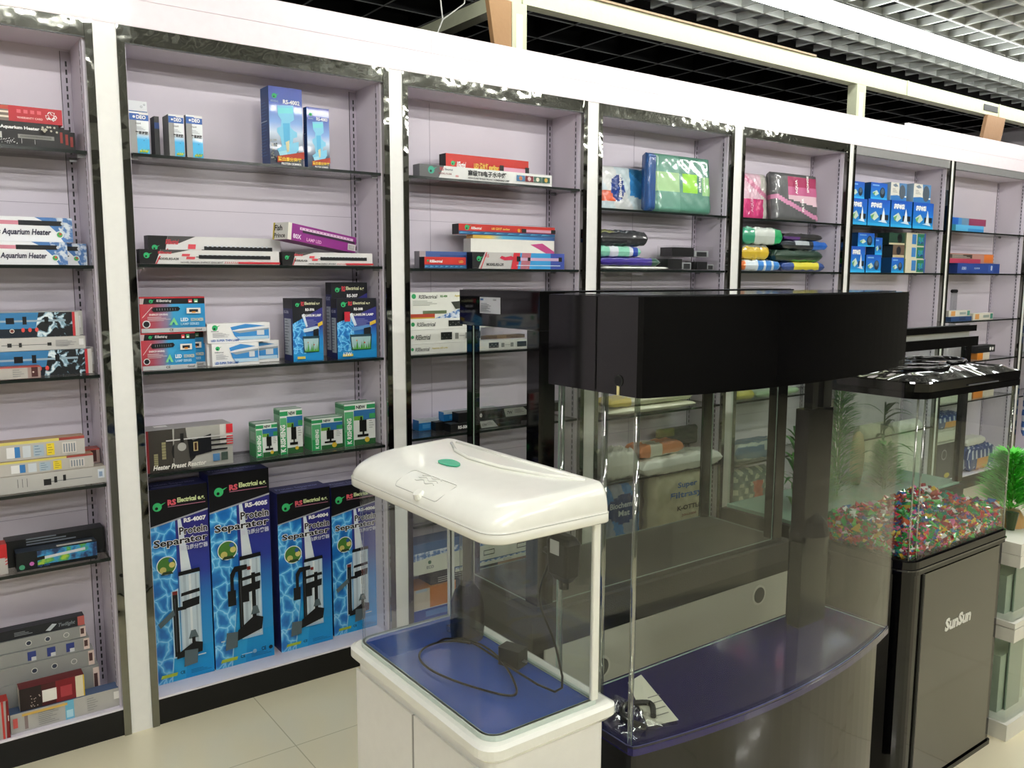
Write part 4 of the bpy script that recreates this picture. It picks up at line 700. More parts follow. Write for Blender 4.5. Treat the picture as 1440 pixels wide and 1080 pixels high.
BAGS = [
 ('plastic_bag', 'clear wrapped white and blue filter pad pack at the left of the upper shelf', 'bag', '', 2.692, 0.1, 1.801, 0.299, 0.05, 0.21, 'stand', 'biochem', 5),
 ('filter_pad_pack', 'folded navy blue pad pack standing between the white and green packs', 'pack', '', 2.91, 0.02, 1.801, 0.047, 0.055, 0.271, 'stand', 'navyfold', 0),
 ('filter_pad_pack', 'large green filter pad pack with lime label in clear wrap', 'pack', '', 2.961, 0.015, 1.801, 0.396, 0.07, 0.281, 'stand', 'greenpad', 5),
 ('filter_pad_pack', 'white and pink filter pad pack at the left of the upper shelf', 'pack', '', 3.676, 0.09, 1.8, 0.227, 0.05, 0.248, 'stand', 'pinkbag', 4),
 ('filter_pad_pack', 'dark grey filter pad pack with pink label in clear wrap', 'pack', '', 3.871, 0.02, 1.8, 0.391, 0.07, 0.263, 'stand', 'greypink', 6),
 ('plastic_bag', 'flat white sheet pack at the bottom of the left pile', 'bag', '', 2.617, 0.02, 1.529, 0.447, 0.13, 0.015, 'lie', 'whitesheet', 0),
 ('plastic_bag', 'purple and white pack in the left pile', 'bag', '', 2.608, 0.02, 1.544, 0.397, 0.13, 0.041, 'lie', 'purplepack', 0),
 ('plastic_bag', 'mint green and white pack with blue band in the left pile', 'bag', '', 2.616, 0.03, 1.585, 0.269, 0.12, 0.051, 'lie', 'mintpack', 0),
 ('plastic_bag', 'black pack in clear wrap on top of the left pile', 'bag', '', 2.624, 0.04, 1.636, 0.312, 0.12, 0.073, 'lie', 'blackbag', 0),
 ('blister_pack', 'clear packed black fitting at the lower left of the small fittings', 'package', '', 3.064, 0.03, 1.529, 0.192, 0.1, 0.063, 'lie', 'clearbox', 0),
 ('blister_pack', 'clear packed black fitting at the lower right of the small fittings', 'package', '', 3.272, 0.03, 1.529, 0.149, 0.1, 0.049, 'lie', 'clearbox', 0),
 ('blister_pack', 'clear packed black fitting lying on top of the other two', 'package', '', 3.108, 0.05, 1.592, 0.301, 0.1, 0.056, 'lie', 'clearbox', 0),
 ('plastic_bag', 'blue white and orange pack at the bottom of the left pile', 'bag', '', 3.599, 0.02, 1.527, 0.327, 0.14, 0.059, 'lie', 'bluewhiteorange', 0),
 ('plastic_bag', 'yellow and grey pack in the middle of the left pile', 'bag', '', 3.608, 0.03, 1.586, 0.23, 0.12, 0.081, 'lie', 'yellowgrey', 0),
 ('plastic_bag', 'green and white pack on top of the left pile', 'bag', '', 3.609, 0.03, 1.666, 0.34, 0.1, 0.091, 'lie', 'greenwhite', 0),
 ('plastic_bag', 'dark blue pack with yellow print at the bottom of the right pile', 'bag', '', 3.939, 0.02, 1.527, 0.393, 0.13, 0.052, 'lie', 'blueyellow', 0),
 ('plastic_bag', 'dark green pack with bright green band in the right pile', 'bag', '', 3.875, 0.03, 1.579, 0.454, 0.13, 0.067, 'lie', 'darkgreen', 0),
 ('plastic_bag', 'black pack with bright blue end in the right pile', 'bag', '', 3.932, 0.03, 1.646, 0.439, 0.12, 0.051, 'lie', 'blackblue', 0),
 ('plastic_bag', 'black pack with white print on top of the right pile', 'bag', '', 3.967, 0.04, 1.697, 0.36, 0.11, 0.039, 'lie', 'blackpurple', 0),
 ('plastic_bag', 'flat cream white pack on the shelf behind the bow front tank', 'bag', '', 2.677, 0.02, 0.845, 0.61, 0.15, 0.034, 'lie', 'creambag', 0),
 ('plastic_bag', 'white pack with yellow left end lying on the flat cream one', 'bag', '', 2.699, 0.03, 0.879, 0.572, 0.14, 0.044, 'lie', 'creamyellow', 0),
 ('plastic_bag', 'white sheet pack hanging over the shelf edge above the sand bag', 'bag', '', 2.868, -0.03, 0.535, 0.578, 0.16, 0.079, 'lie', 'whitesheet', 0),
 ('plastic_bag', 'white folded pad pack at the left end of the low shelf', 'bag', '', 2.675, 0.02, 0.535, 0.209, 0.14, 0.139, 'lie', 'whitebag', 0),
 ('plastic_bag', 'clear bag with orange and white contents on the white sheet pack', 'bag', '', 2.892, 0.02, 0.614, 0.311, 0.12, 0.068, 'lie', 'koibag', 0),
 ('plastic_bag', 'black bag standing at the back of the low shelf', 'bag', '', 3.148, 0.15, 0.614, 0.41, 0.04, 0.102, 'stand', 'blackbag', 0),
 ('plastic_bag', 'dark blue filter mat bag with round label seen through the bow front tank', 'bag', '', 2.699, 0.05, 0.097, 0.253, 0.1, 0.414, 'stand', 'biomat', 0),
 ('plastic_bag', 'beige filter media bag with blue print seen through the bow front tank', 'bag', '', 3.027, 0.03, 0.097, 0.422, 0.14, 0.41, 'stand', 'filtra', 0),
 ('plastic_bag', 'yellow pack seen through the bow front tank below the canopy', 'bag', '', 3.598, 0.02, 0.843, 0.153, 0.12, 0.051, 'lie', 'yellowbag', 0),
 ('plastic_bag', 'pale green pack beside the yellow pack below the canopy', 'bag', '', 3.763, 0.02, 0.843, 0.387, 0.12, 0.038, 'lie', 'mintbag', 0),
 ('plastic_bag', 'blue and white packs on the low shelf behind the bow front tank', 'bag', '', 3.606, 0.02, 0.502, 0.438, 0.14, 0.097, 'lie', 'bluewhite', 0),
 ('plastic_bag', 'grey green bag with orange and white koi picture', 'bag', '', 3.641, 0.05, 0.097, 0.328, 0.1, 0.348, 'stand', 'koipad', 0),
 ('plastic_bag', 'pile of white pads on the dark print carton', 'pile', '', 5.744, 0.03, 0.358, 0.406, 0.14, 0.096, 'lie', 'whitestack', 0),
 ('plastic_bag', 'blue pack with orange label on the white pads', 'bag', '', 5.732, 0.03, 0.454, 0.405, 0.14, 0.1, 'lie', 'blueorange', 0),
 ('plastic_bag', 'blue and white pack with orange label low behind the small tank', 'bag', '', 6.209, 0.02, 0.097, 0.402, 0.15, 0.185, 'lie', 'blueorange', 0),
 ('plastic_bag', 'white roll lying on the low blue pack', 'bag', '', 6.203, 0.04, 0.282, 0.278, 0.1, 0.06, 'lie', 'whitebag', 0),
 ('plastic_bag', 'cream bag standing low in the sixth bay behind the plants', 'bag', '', 4.919, 0.05, 0.097, 0.332, 0.12, 0.469, 'stand', 'greytop', 0),
 ('plastic_bag', 'white bag standing low in the sixth bay behind the gravel tank', 'bag', '', 5.312, 0.05, 0.097, 0.343, 0.12, 0.452, 'stand', 'whitebag', 0),
]
# ------------------------------------------------------------------ room
def sbox(name, x0, y0, z0, x1, y1, z1, m): b = B(); b.box(x0, y0, z0, x1, y1, z1, m); return struct(b.build(name))
sbox('floor', -4, -8, -.05, 9, 2.7, 0, M_floor)
sbox('ceiling', -4, -8, 3.55, 9, 2.7, 3.6, mat('#77777a', .8))
sbox('wall_back', -4, 2.7, 0, 9, 2.75, 3.6, mat('#1d1d1e', .8))
sbox('wall_front', -4, -8.05, 0, 9, -8, 3.6, mat('#55544f', .7))
sbox('wall_left', -4.05, -8, 0, -4, 2.7, 3.6, mat('#8d8c88', .7))
sbox('wall_right', 9, -.5, 0, 9.05, 2.7, 3.6, mat('#efe6ea', .6)); sbox('wall_right', 9, -8, 0, 9.05, -.502, 3.6, mat('#4c4a47', .7))
# partition the shelving stands in, with its fascia boards
sbox('wall_partition', -4, .235, 0, 9, .26, 2.4, M_lilac)
for i, (a, bb, t) in enumerate([(-4, 1.72, 2.405), (1.7215, 5.07, 2.405), (5.0715, 8.998, 2.425)]):
    sbox('trim_%d' % (i+1), a, -.006, 2.2455, bb, .016, 2.325, M_fascia); sbox('trim_%d' % (i+4), a, -.006, 2.3262, bb, .016, t, M_fascia)
# open-cell ceiling grids
def grid(name, x0, x1, y0, y1, z, s, hgt, t, m):
    b = B(); n = int((x1-x0)/s)
    for i in range(n+1): b.box(x0+i*s-t/2, y0, z, x0+i*s+t/2, y1, z+hgt, m)
    for j in range(int((y1-y0)/s)+1): b.box(x0, y0+j*s-t/2, z+.0007, x1, y0+j*s+t/2, z+hgt-.0007, m)
    return struct(b.build(name))
grid('ceiling_grid', -4, 9, -7.9, .5, 2.9, .18, .04, .014, mat('#c9ccc8', .45, .2))
grid('ceiling_grid', -3.9, 8.9, .62, 2.6, 2.9, .34, .085, .008, mat('#0b0b0c', .5))
g = B()
for i in range(38): g.box(-3.9+i*.34-.004, .62, 2.896, -3.9+i*.34+.004, 2.6, 2.899, '#a9aaa8')
for j in range(6): g.box(-3.9, .62+j*.34-.004, 2.8962, 8.9, .62+j*.34+.004, 2.8992, '#8c8d8b')
struct(g.build('ceiling_grid'))  # pale strips under the black blades paint the glint on their lower edges
for i, (x, y, w) in enumerate([(2.0, 1.2, 1.3), (4.3, 1.1, 2.0), (7.6, 1.3, .9)]):
    b = B(); b.box(-w/2, 0, 0, w/2, .75, .22, mat('#e9ebeb', .6)); b.box(-w/2, .34, -.012, w/2, .37, 0, '#5b5d5d')
    b.box(-w/2-.03, -.03, .1, w/2+.03, 0, .13, '#7d7f7f')
    tag(b.build('air_duct', None, (x, y, 3.329)), 'pale grey duct section above the black ceiling grid, ' + ['leftmost', 'the long one over the middle bays', 'rightmost small one'][i], 'duct', 'duct sections above the black grid')
# steel beam carried by posts
M_paint = mat('#b4b79c', .45, bump=.15, bscale=30)
b = B(); b.box(2.2, .06, 2.605, 8.95, .12, 2.69, M_paint)
bm_ = tag(b.build('steel_beam'), 'long cream painted steel beam running above the fascia boards', 'beam')
s = B(); s.box(2.2, .05, 2.691, 4.2, .13, 2.70, '#8a7458'); s.build('wooden_strip', bm_)
for xx in (5.15, 6.35): s = B(); s.box(xx, .055, 2.604, xx+.012, .125, 2.692, '#b8baa2'); s.build('weld_joint', bm_)
s = B(); s.box(6.13, .056, 2.63, 6.33, .058, 2.67, '#1e1e1e'); s.build('black_label', bm_)
b = B(); b.box(2.135, .07, 2.60, 2.20, 1.9, 2.66, M_paint); tag(b.build('steel_beam'), 'cream steel beam running away from the camera over the wall unit', 'beam')
for i, (x, w) in enumerate([(2.145, .075), (4.62, .09)]):
    p = thing('support_post', ['cream painted post with peeled paint, left of the two on the fascia', 'cream painted post under the middle of the long beam'][i], 'post', (x, .06, 2.26), 0, 'posts carrying the steel beam')
    s = B(); s.box(0, 0, 0, w, .06, .344, M_paint); s.build('shaft', p)
    s = B(); s.box(w*.15, -.0012, .05, w*.45, 0, .12, '#f4f4ee'); s.box(w*.3, -.0012, .14, w*.7, 0, .30, '#f4f4ee'); s.build('peeled_patch', p)
def brace(x, pts, m, label):
    b = B(); b.prism([(a, bb) for a, bb in pts], 0, .025, m)
    tag(b.build('wood_brace', None, (x, .075, 2.3), (PI/2, 0, 0)), label, 'brace', 'plywood braces under the beam')
brace(2.02, [(.06, -.05), (.115, -.05), (.115, .30), (.0, .30)], mat('#8f6e4a', .6, bump=.1), 'brown wooden brace beside the peeled cream post')
brace(6.08, [(.0, -.02), (.26, -.02), (.36, .304), (.10, .304)], mat('#8f6f52', .6, bump=.1), 'brown plywood brace slanting under the right end of the beam')
b = B(); b.tube([(1.93, .3, 2.8), (1.95, .28, 2.55), (1.9, .27, 2.45)], .003, '#b8b8b0', 6); b.tube([(1.95, .28, 2.55), (2.07, .3, 2.64), (2.12, .32, 2.9)], .003, '#b8b8b0', 6)
tag(b.build('hanging_wire'), 'thin pale wires hanging beside the brown wooden brace', 'wire')
# fluorescent strips
M_tube = emis('#fbfffd', LAMP); M_tube2 = emis('#fffdf8', LAMP*8.6)
def lamp(x, y, n, label, z=2.80, mt=None):
    t = thing('strip_light', label, 'ceiling light', (x, y, z), 0, 'fluorescent strip lights under the ceiling grid')
    s = B(); s.box(-.6, -.045, .045, .6, .045, .075, '#f2f2f0'); s.build('housing', t)
    s = B()
    if mt: s.tube([(-.595, 0, .022), (.595, 0, .022)], .022, mt, 12); s.build('tube', t)
    else: s.box(-.6, -.062, .012, .6, .062, .044, M_tube); s.build('diffuser', t)
    s = B(); s.box(-.3, -.003, .075, -.294, .003, .1, '#999999'); s.box(.294, -.003, .075, .3, .003, .1, '#999999'); s.build('hanger', t)
for i in range(6): lamp(1.9+i*1.22, -.16, i, 'glowing strip light above the fascia, number %s from the left in the front row' % ['one', 'two', 'three', 'four', 'five', 'six'][i])
for j, y in enumerate((-1.95, -3.9, -5.9)):
    for i in range(4): lamp(-2.2+i*2.7, y, i, 'strip light in row %s behind the first, lamp %s from the left' % (['one', 'two', 'three'][j], ['one', 'two', 'three', 'four'][i]), mt=M_tube2)
# ------------------------------------------------------------------ shelving bays
BX = [(-.38, .555), (.621, 1.539), (1.596, 2.503), (2.568, 3.475), (3.538, 4.475), (4.517, 5.625), (5.656, 6.79), (6.83, 7.9)]
for i, (a, bb) in enumerate([(.555, .621), (1.539, 1.596), (2.503, 2.568), (3.475, 3.538), (4.475, 4.517), (5.625, 5.656), (6.79, 6.83)]):
    sbox('trim_%d' % (i+7), a+.0005, -.004, 0, bb-.0005, .03, 2.245, M_pillar)
SH = [(1.862, 1.522, 1.187, .842, .60), (1.868, 1.528, 1.187, .851), (1.869, 1.522, 1.187, .86, .507), (1.796, 1.524, 1.19, .84, .53), (1.795, 1.522, 1.19, .838, .497),
      (1.797, 1.52, 1.19, .85, .5), (1.80, 1.52, 1.195, .91, .632), (1.8, 1.52, 1.19, .9, .6)]
BL = ['lilac shelving bay with heater boxes, leftmost in the photo', 'lilac shelving bay holding the tall separator cartons at its foot', 'lilac shelving bay with long lamp boxes behind the white tank',
      'lilac shelving bay with the large green filter pad pack on top', 'lilac shelving bay with grey and pink filter pad packs', 'lilac shelving bay with rows of blue pump cartons',
      'lilac shelving bay with few boxes, right of the blue pump cartons', 'lilac shelving bay cut off by the right edge of the photo']
DEP = .205
for k, (xl, xr) in enumerate(BX):
    t = thing('shelving_bay', BL[k], 'shelving', (xl, 0, 0), 0, 'shelving bays along the wall'); W = xr-xl; f = .022
    b = B(); b.box(.002, DEP, .09, W-.002, DEP+.012, 2.24, M_lilac)
    if k in (2, 3): b.box(.24 if k == 2 else .42, DEP-.0006, .1, .2415 if k == 2 else .4215, DEP, 2.19, '#8d8496')
    for zz in (1.72, .72): b.box(.02, DEP-.0006, zz, W-.02, DEP, zz+.0012, '#8d8496')
    b.build('back_panel', t)
    for s_ in (0, 1):
        b = B(); x = f-.006 if s_ == 0 else W-f-.006; b.box(x, .012, .05, x+.012, DEP, 2.24, M_lilac); b.build('side_panel', t)
    b = B(); b.box(f, .006, 2.197, W-f, DEP, 2.22, M_lilac); b.build('top_panel', t)
    b = B(); b.box(f, -.002, .089, W-f, DEP, .0965, mat('#e6e0ec', .35)); b.build('base_panel', t)  # paler than the other lilac panels, painting in the light from above
    b = B(); b.box(f, 0, 0, W-f, .02, .0885, mat('#0d0d0e', .35)); b.build('plinth', t)
    b = B(); b.box(f, -.004, 2.1955, W-f, .004, 2.2445, M_chrome if k < 5 else mat('#b9b9ba', .25, .5)); b.box(f, -.0045, 2.192, W-f, -.002, 2.196, '#3a3a3c'); b.build('top_trim', t)  # right-hand bays: paler trim colour stands in for a bright reflection
    for s_ in (0, 1):
        x = 0 if s_ == 0 else W-f; b = B(); b.box(x, -.008, 0, x+f, .012, 2.2445, M_chrome); b.build('side_trim', t)
    for s_, yy in ((0, .03), (0, DEP-.025), (1, .03), (1, DEP-.025)):
        b = B(); x = f+.0062 if s_ == 0 else W-f-.0085
        if yy < .1: b.box(x, yy, .1, x+.002, yy+.014, 2.19, mat('#bdb6c4', .4)); [b.box(x-.0006, yy+.004, .12+q*.025, x+.0026, yy+.009, .136+q*.025, '#26262a') for q in range(82)]
        else:
            x = f+.008 if s_ == 0 else W-f-.034; b.box(x, DEP-.003, .1, x+.026, DEP-.0008, 2.19, mat('#b2aab8', .4))
            b.box(x-.002, DEP-.0032, .1, x-.0005, DEP-.0009, 2.19, '#3c3a40'); [b.box(x+.012, DEP-.0035, .12+q*.025, x+.017, DEP-.0028, .136+q*.025, '#26262a') for q in range(82)]
        b.build('slotted_rail', t)
    for z in SH[k]:
        b = B(); v0 = (f+.009, .002, z-.006); v1 = (W-f-.01, DEP-.004, z+.004); b.box(*v0, *v1, M_edge, M_edge, M_glassS); g_ = b.build('glass_shelf', t)
        for s_, yy in ((0, .03), (0, .165), (1, .03), (1, .165)):
            c_ = B(); x = f+.009 if s_ == 0 else W-f-.032; c_.box(x, yy, z-.013, x+.022, yy+.01, z-.0065, M_steel); c_.build('shelf_bracket', g_)
for p in PRODUCTS: carton(*p)
fp = carton('light_tube_box', 'purple lamp box lying askew on the white tube boxes with its pale end forward', 'box', '', 1.128, -.03, 1.621, .33, .075, .058, 20, 'fishprince', '', 7)
for p in BAGS: softpack(*p)
b = B(); b.tube([(0, 0, 0), (0, 0, .16)], .022, M_clear, 14); cyl = thing('plastic_tube', 'clear upright plastic tube with a black cap on the third shelf of the last bay', 'tube', (5.985, .10, 1.232)); b.build('tube_body', cyl)
b = B(); b.tube([(-.03, 0, 0), (.03, 0, 0)], .012, M_rubber, 10); b.build('cap', cyl, (0, 0, .17))
for i, (x, w, z0, z1) in enumerate([(6.9, .16, 1.0, 1.6), (7.09, .17, .5, 1.15), (6.9, .15, .3, .8)]):
    softpack('hanging_net', 'blue net pack hanging at the right edge, ' + ['the uppermost one', 'the middle one', 'the lowest one'][i], 'net', 'blue net packs at the right edge', x, -.06, z0, w, .05, z1-z0, 'stand', 'blueband', 0)
# ------------------------------------------------------------------ outlines
def rrect(x0, y0, x1, y1, r, n=6):
    if not isinstance(r, (list, tuple)): r = [r]*4
    P = []
    for (cx, cy, a0, q) in ((x0+r[0], y0+r[0], PI, r[0]), (x1-r[1], y0+r[1], 1.5*PI, r[1]), (x1-r[2], y1-r[2], 0, r[2]), (x0+r[3], y1-r[3], .5*PI, r[3])):
        for i in range(n+1): a = a0+PI/2*i/n; P.append((cx+q*math.cos(a), cy+q*math.sin(a)))
    return P
def wall(path, th, z0, z1, m, name, parent, closed=False, mt=None):
    """a pane that follows a 2D path, thickness th to the inside (left of travel)"""
    b = B(); n = len(path); off = []
    for i, p in enumerate(path):
        a = path[(i-1) % n] if (closed or i) else p; c = path[(i+1) % n] if (closed or i < n-1) else p
        d = Vector((c[0]-a[0], c[1]-a[1])).normalized(); off.append((p[0]-d.y*th, p[1]+d.x*th))
    if closed:
        m_ = n
        v = [(x, y, z0) for x, y in path]+[(x, y, z0) for x, y in off]+[(x, y, z1) for x, y in path]+[(x, y, z1) for x, y in off]; f = []
        for i in range(n): j = (i+1) % n; f += [(i, j, 2*n+j, 2*n+i), (n+j, n+i, 3*n+i, 3*n+j), (2*n+i, 2*n+j, 3*n+j, 3*n+i), (i, n+i, n+j, j)]
        b.add(v, f, m)
    else:
        v = [(x, y, z0) for x, y in path]+[(x, y, z0) for x, y in off]+[(x, y, z1) for x, y in path]+[(x, y, z1) for x, y in off]; f = []
        for i in range(n-1): j = i+1; f += [(i, j, 2*n+j, 2*n+i), (n+j, n+i, 3*n+i, 3*n+j)]
        b.add(v, f, m); g2 = []
        for i in range(n-1): j = i+1; g2 += [(2*n+i, 2*n+j, 3*n+j, 3*n+i), (i, n+i, n+j, j)]
        g2 += [(0, 2*n, 3*n, n), (n-1, 2*n-1, 4*n-1, 3*n-1)]
        b.add(v, g2, mt or mat('#9fb4a8', .1))
    return b.build(name, parent)
# ------------------------------------------------------------------ white tank on its white stand
st = thing('tank_stand', 'white tank cabinet with two doors under the small white tank', 'cabinet', (0, 0, 0))
b = B(); b.prism(rrect(.730, -1.81, .982, -1.335, [.02, .012, .012, .02]), .02, .729, mat('#e9e9e4', .35, coat=.2)); b.build('cabinet_body', st)
for y0, y1 in ((-1.805, -1.575), (-1.57, -1.34)): b = B(); b.box(.7255, y0, .03, .7298, y1, .70, mat('#eeeeea', .3, coat=.3)); b.build('door', st, bevel=.0015)
b = B(); b.box(.7252, -1.5748, .03, .7296, -1.5702, .70, '#9c9c98'); b.build('door_gap', st)
b = B(); P0 = rrect(.7255, -1.8165, .991, -1.325, [.03, .015, .015, .03]); P1 = rrect(.714, -1.828, 1.0, -1.315, [.035, .02, .02, .035]); P2 = rrect(.722, -1.82, .992, -1.323, [.03, .016, .016, .03])
b.loft([[(x, y, .718) for x, y in P0], [(x, y, .730) for x, y in P1], [(x, y, .746) for x, y in P1], [(x, y, .750) for x, y in P2]], M_plastic); b.build('top_rim', st)
b = B(); b.prism(rrect(.735, -1.805, .978, -1.34, .01), 0, .02, M_black); b.build('foot_plate', st)
wt = thing('fish_tank', 'small white fish tank with domed white lid and green badge', 'fish tank', (0, 0, .7505))
I0 = rrect(.733, -1.808, .962, -1.335, [.03, .004, .004, .03])
b = B(); b.prism(rrect(.739, -1.802, .956, -1.341, [.026, .004, .004, .026]), 0, .006, mat('#2550a8', .1, coat=.6)); b.build('blue_base', wt)
b = B(); o0 = rrect(.731, -1.810, .964, -1.333, [.032, .006, .006, .032]); wall(o0, .0075, 0, .009, mat('#c9d6cc', .2), 'base_frame', wt, True)
# glass wraps round the front; back pane separate
N_ = 7
front = [(.962, -1.335), ] + I0[3*N_:] + I0[:N_] + [(.955, -1.808)]
M_wg = glass('clear_tank_glass', (.96, .975, .97), 1., .028)
wall(front, .004, .009, .336, M_wg, 'front_glass', wt)
wall([(.958, -1.802), (.958, -1.341)], .004, .009, .336, M_wg, 'back_glass', wt)
for y in (-1.811, -1.341): b = B(); b.prism(rrect(.950, y, .966, y+.009 if y < -1.5 else y+.008, .003, 3), .0091, .336, M_plastic); b.build('corner_post', wt)
# lid: rounded front, steep sides
A = (.720, -1.832, .968, -1.315); b = B(); rings = [[(x, y, .334) for x, y in rrect(A[0]+.003, A[1]+.003, A[2]-.003, A[3]-.003, [.04, .008, .008, .04])]]
rings.append([(x, y, .337) for x, y in rrect(*A, [.043, .01, .01, .043])]); rings.append([(x, y, .350) for x, y in rrect(*A, [.043, .01, .01, .043])])
for k in range(0, 15):
    a = k/14*PI/2; zf = math.sin(a); ins = 1-math.cos(a)
    P = rrect(A[0]+.0015+ins*.06, A[1]+.0015+ins*.018, A[2]-.001-ins*.006, A[3]-.0015-ins*.018, [.043+ins*.012, .01, .01, .043+ins*.012])
    rings.append([(x, y, .352+zf*(.036+.014*min(1, max(0, (x-.74)/.16)))) for x, y in P])
P = rrect(.80, -1.80, .962, -1.345, [.03, .008, .008, .03]); rings.append([(x, y, .388+.014*min(1, max(0, (x-.74)/.16))) for x, y in P])
b.loft(rings, M_plastic); lid = b.build('lid', wt, smooth=True)
md = lid.modifiers.new('edge', 'EDGE_SPLIT'); md.split_angle = math.radians(50)
# seam under the rim, ridge, badge, feeding door, waves, catch
wall(rrect(A[0]-.0004, A[1]-.0004, A[2]+.0004, A[3]+.0004, [.0434, .0104, .0104, .0434]), .002, .3512, .3522, mat('#b9bab2', .5), 'lid_seam', wt, True)
def onlid(x, y):  # height of the lid top
    d = (x-A[0]-.0015)/.06; d = max(0, min(1, d)); a = math.acos(1-d); return .352+math.sin(a)*(.036+.014*min(1, max(0, (x-.74)/.16))) + (.004 if x > .84 else 0)*0
b = B(); pts = [(.838+.017*math.cos(t)*(1 if math.cos(t) > 0 else .75), -1.515+.034*math.sin(t)*(1.2 if math.sin(t) < 0 else .7)) for t in [2*PI*i/28 for i in range(28)]]
b.loft([[(x, y, onlid(x, y)+.0002+q) for x, y in pts] for q in (0, .0016)], mat('#14b488', .25, coat=.5)); b.build('green_badge', lid)
b = B(); q = rrect(.728, -1.66, .772, -1.51, .008, 4); n = len(q)
for i in range(n):
    a, c = q[i], q[(i+1) % n]; b.tube([(a[0], a[1], onlid(a[0], a[1])+.0005), (c[0], c[1], onlid(c[0], c[1])+.0005)], .0008, mat('#c6c7be', .4), 5)
fd = b.build('feeding_door', lid)
b = B()
for k in range(3):
    pp = []
    for i in range(14): y = -1.61+.06*i/13; x = .752+.008*k+.003*math.sin(i*.9); pp.append((x, y, onlid(x, y)+.0005))
    b.tube(pp, .001, mat('#cfd0c8', .4), 5)
b.build('wave_marks', fd)
b = B(); b.tube([(.730, -1.60, onlid(.730, -1.60)-.004), (.7255, -1.60, onlid(.73, -1.60)+.004)], [.012, .009], M_plastic, 14); b.build('catch', fd)
b = B(); pp = [(.935, -1.38), (.90, -1.45), (.885, -1.52), (.89, -1.62), (.915, -1.72), (.945, -1.79)]
b.tube([(x, y, .4015) for x, y in pp], .0035, M_plastic, 8); b.tube([(.947, -1.38, .4015), (.947, -1.78, .4015)], .003, M_plastic, 8); b.build('handle_ridge', lid, smooth=True)
# things in the white tank
t = thing('internal_filter', 'transparent internal filter column standing inside the small white tank', 'filter', (.925, -1.452, .757))
b = B(); b.tube([(0, 0, .02), (0, 0, .30)], .016, M_clear, 16); b.build('clear_column', t)
b = B(); b.tube([(0, 0, .0), (0, 0, .03), (0, 0, .075), (0, 0, .10), (0, 0, .115)], [.034, .036, .034, .026, .015], glass('dark_plastic', (.35, .37, .38), .8, .06), 18); b.build('base_bulb', t)
b = B(); b.tube([(.002, .002, .12), (.002, .002, .29)], .010, M_rubber, 12); b.build('foam_core', t)
b = B(); b.box(-.02, -.035, 0, .012, .05, .012, M_clear); b.build('clear_foot', t)
t = thing('water_pump', 'black water pump with white sticker hanging in the small white tank', 'pump', (.935, -1.745, .985))
b = B(); b.loft([[(x, y, z) for x, y in rrect(-.016-k, -.03-k, .016+k, .026+k, .008, 4)] for z, k in ((-.02, -.008), (-.008, 0), (.05, .002), (.06, -.003), (.064, -.009))], M_rubber); b.build('pump_body', t)
b = B(); b.box(-.0195, -.012, .03, -.0185, .012, .055, '#c3c6c8'); b.build('sticker', t)
b = B(); b.tube([(0, .03, .02), (0, .05, .022)], .006, M_rubber, 10); b.tube([(0, -.005, -.02), (0, -.005, -.035)], .009, M_rubber, 10); b.build('nozzle', t)
cb = B(); pts = []
for i in range(41):
    a = i/40*2*PI*1.15+.6; pts.append((.848+.062*math.cos(a)+.015*math.sin(2*a), -1.585+.135*math.sin(a), .7605+.006*(i % 40)/40))
pts = [(.945, -1.70, .99), (.950, -1.66, .90), (.935, -1.73, .83), (.90, -1.77, .775)] + pts
def smooth_path(P, n=6):
    P = [Vector(p) for p in P]; o = []
    for i in range(len(P)-1):
        p0, p1, p2, p3 = P[max(i-1, 0)], P[i], P[i+1], P[min(i+2, len(P)-1)]
        for k in range(n): u = k/n; o.append(.5*((2*p1)+(p2-p0)*u+(2*p0-5*p1+4*p2-p3)*u*u+(3*p1-3*p2+p3-p0)*u**3))
    o.append(P[-1]); return o
cb.tube(smooth_path(pts, 4), .0022, M_rubber, 6); tag(cb.build('power_cable'), 'black cable looping over the blue base of the small white tank', 'cable')
t = thing('power_plug', 'black plug and adapter lying at the back edge of the small white tank', 'plug', (.925, -1.61, .7575), math.radians(20))
b = B(); b.box(-.016, -.024, 0, .016, .024, .035, M_rubber); b.build('plug_body', t, bevel=.004)
b = B(); b.box(-.004, -.034, .012, .004, -.0245, .014, M_steel); b.build('prong', t)
# ------------------------------------------------------------------ bow front tank
def bow(x0, y0, x1, yr, yb, bulge, n=24, r=.014):
    """left back, left front, arc to right front, right back"""
    P = [(x0, yb), (x0, y0+r), (x0+r*.3, y0+r*.3), ]
    for i in range(n+1): u = i/n; x = x0+r+(x1-x0-r)*u; P.append((x, y0+(yr-y0)*u-bulge*4*u*(1-u)))
    P.append((x1, yb)); return P
bs = thing('tank_stand', 'glossy black cabinet under the large bow front tank', 'cabinet')
b = B(); b.prism(bow(1.085, -1.775, 1.972, -1.752, -1.575, .05), .0, .598, M_black); b.build('cabinet_body', bs)
b = B(); b.prism(bow(1.078, -1.785, 1.98, -1.76, -1.57, .05), .5985, .6035, M_black); b.build('top_board', bs)
bt = thing('fish_tank', 'large bow front fish tank with deep black canopy and dark blue base', 'fish tank')
M_blue = mat('#1a1450', .08, coat=.6)
b = B(); b.prism(bow(1.068, -1.797, 1.99, -1.77, -1.562, .053), .604, .618, M_blue); b.build('blue_base', bt)
op = bow(1.070, -1.794, 1.987, -1.768, -1.565, .052)
wall(op, .005, .6185, 1.30, M_bow, 'curved_glass', bt)
wall([(1.985, -1.568), (1.078, -1.568)], .005, .6185, 1.30, M_bow, 'back_glass', bt)
b = B(); b.box(1.0705, -1.70, .619, 1.0765, -1.69, 1.29, M_clear); b.build('glass_seam', bt)
wall(op, -.003, .6085, .6225, mat('#15112e', .1, coat=.6), 'base_lip', bt, mt=mat('#4c4c70', .15, coat=1))  # paler edge colour paints a lamp highlight along the dark lip
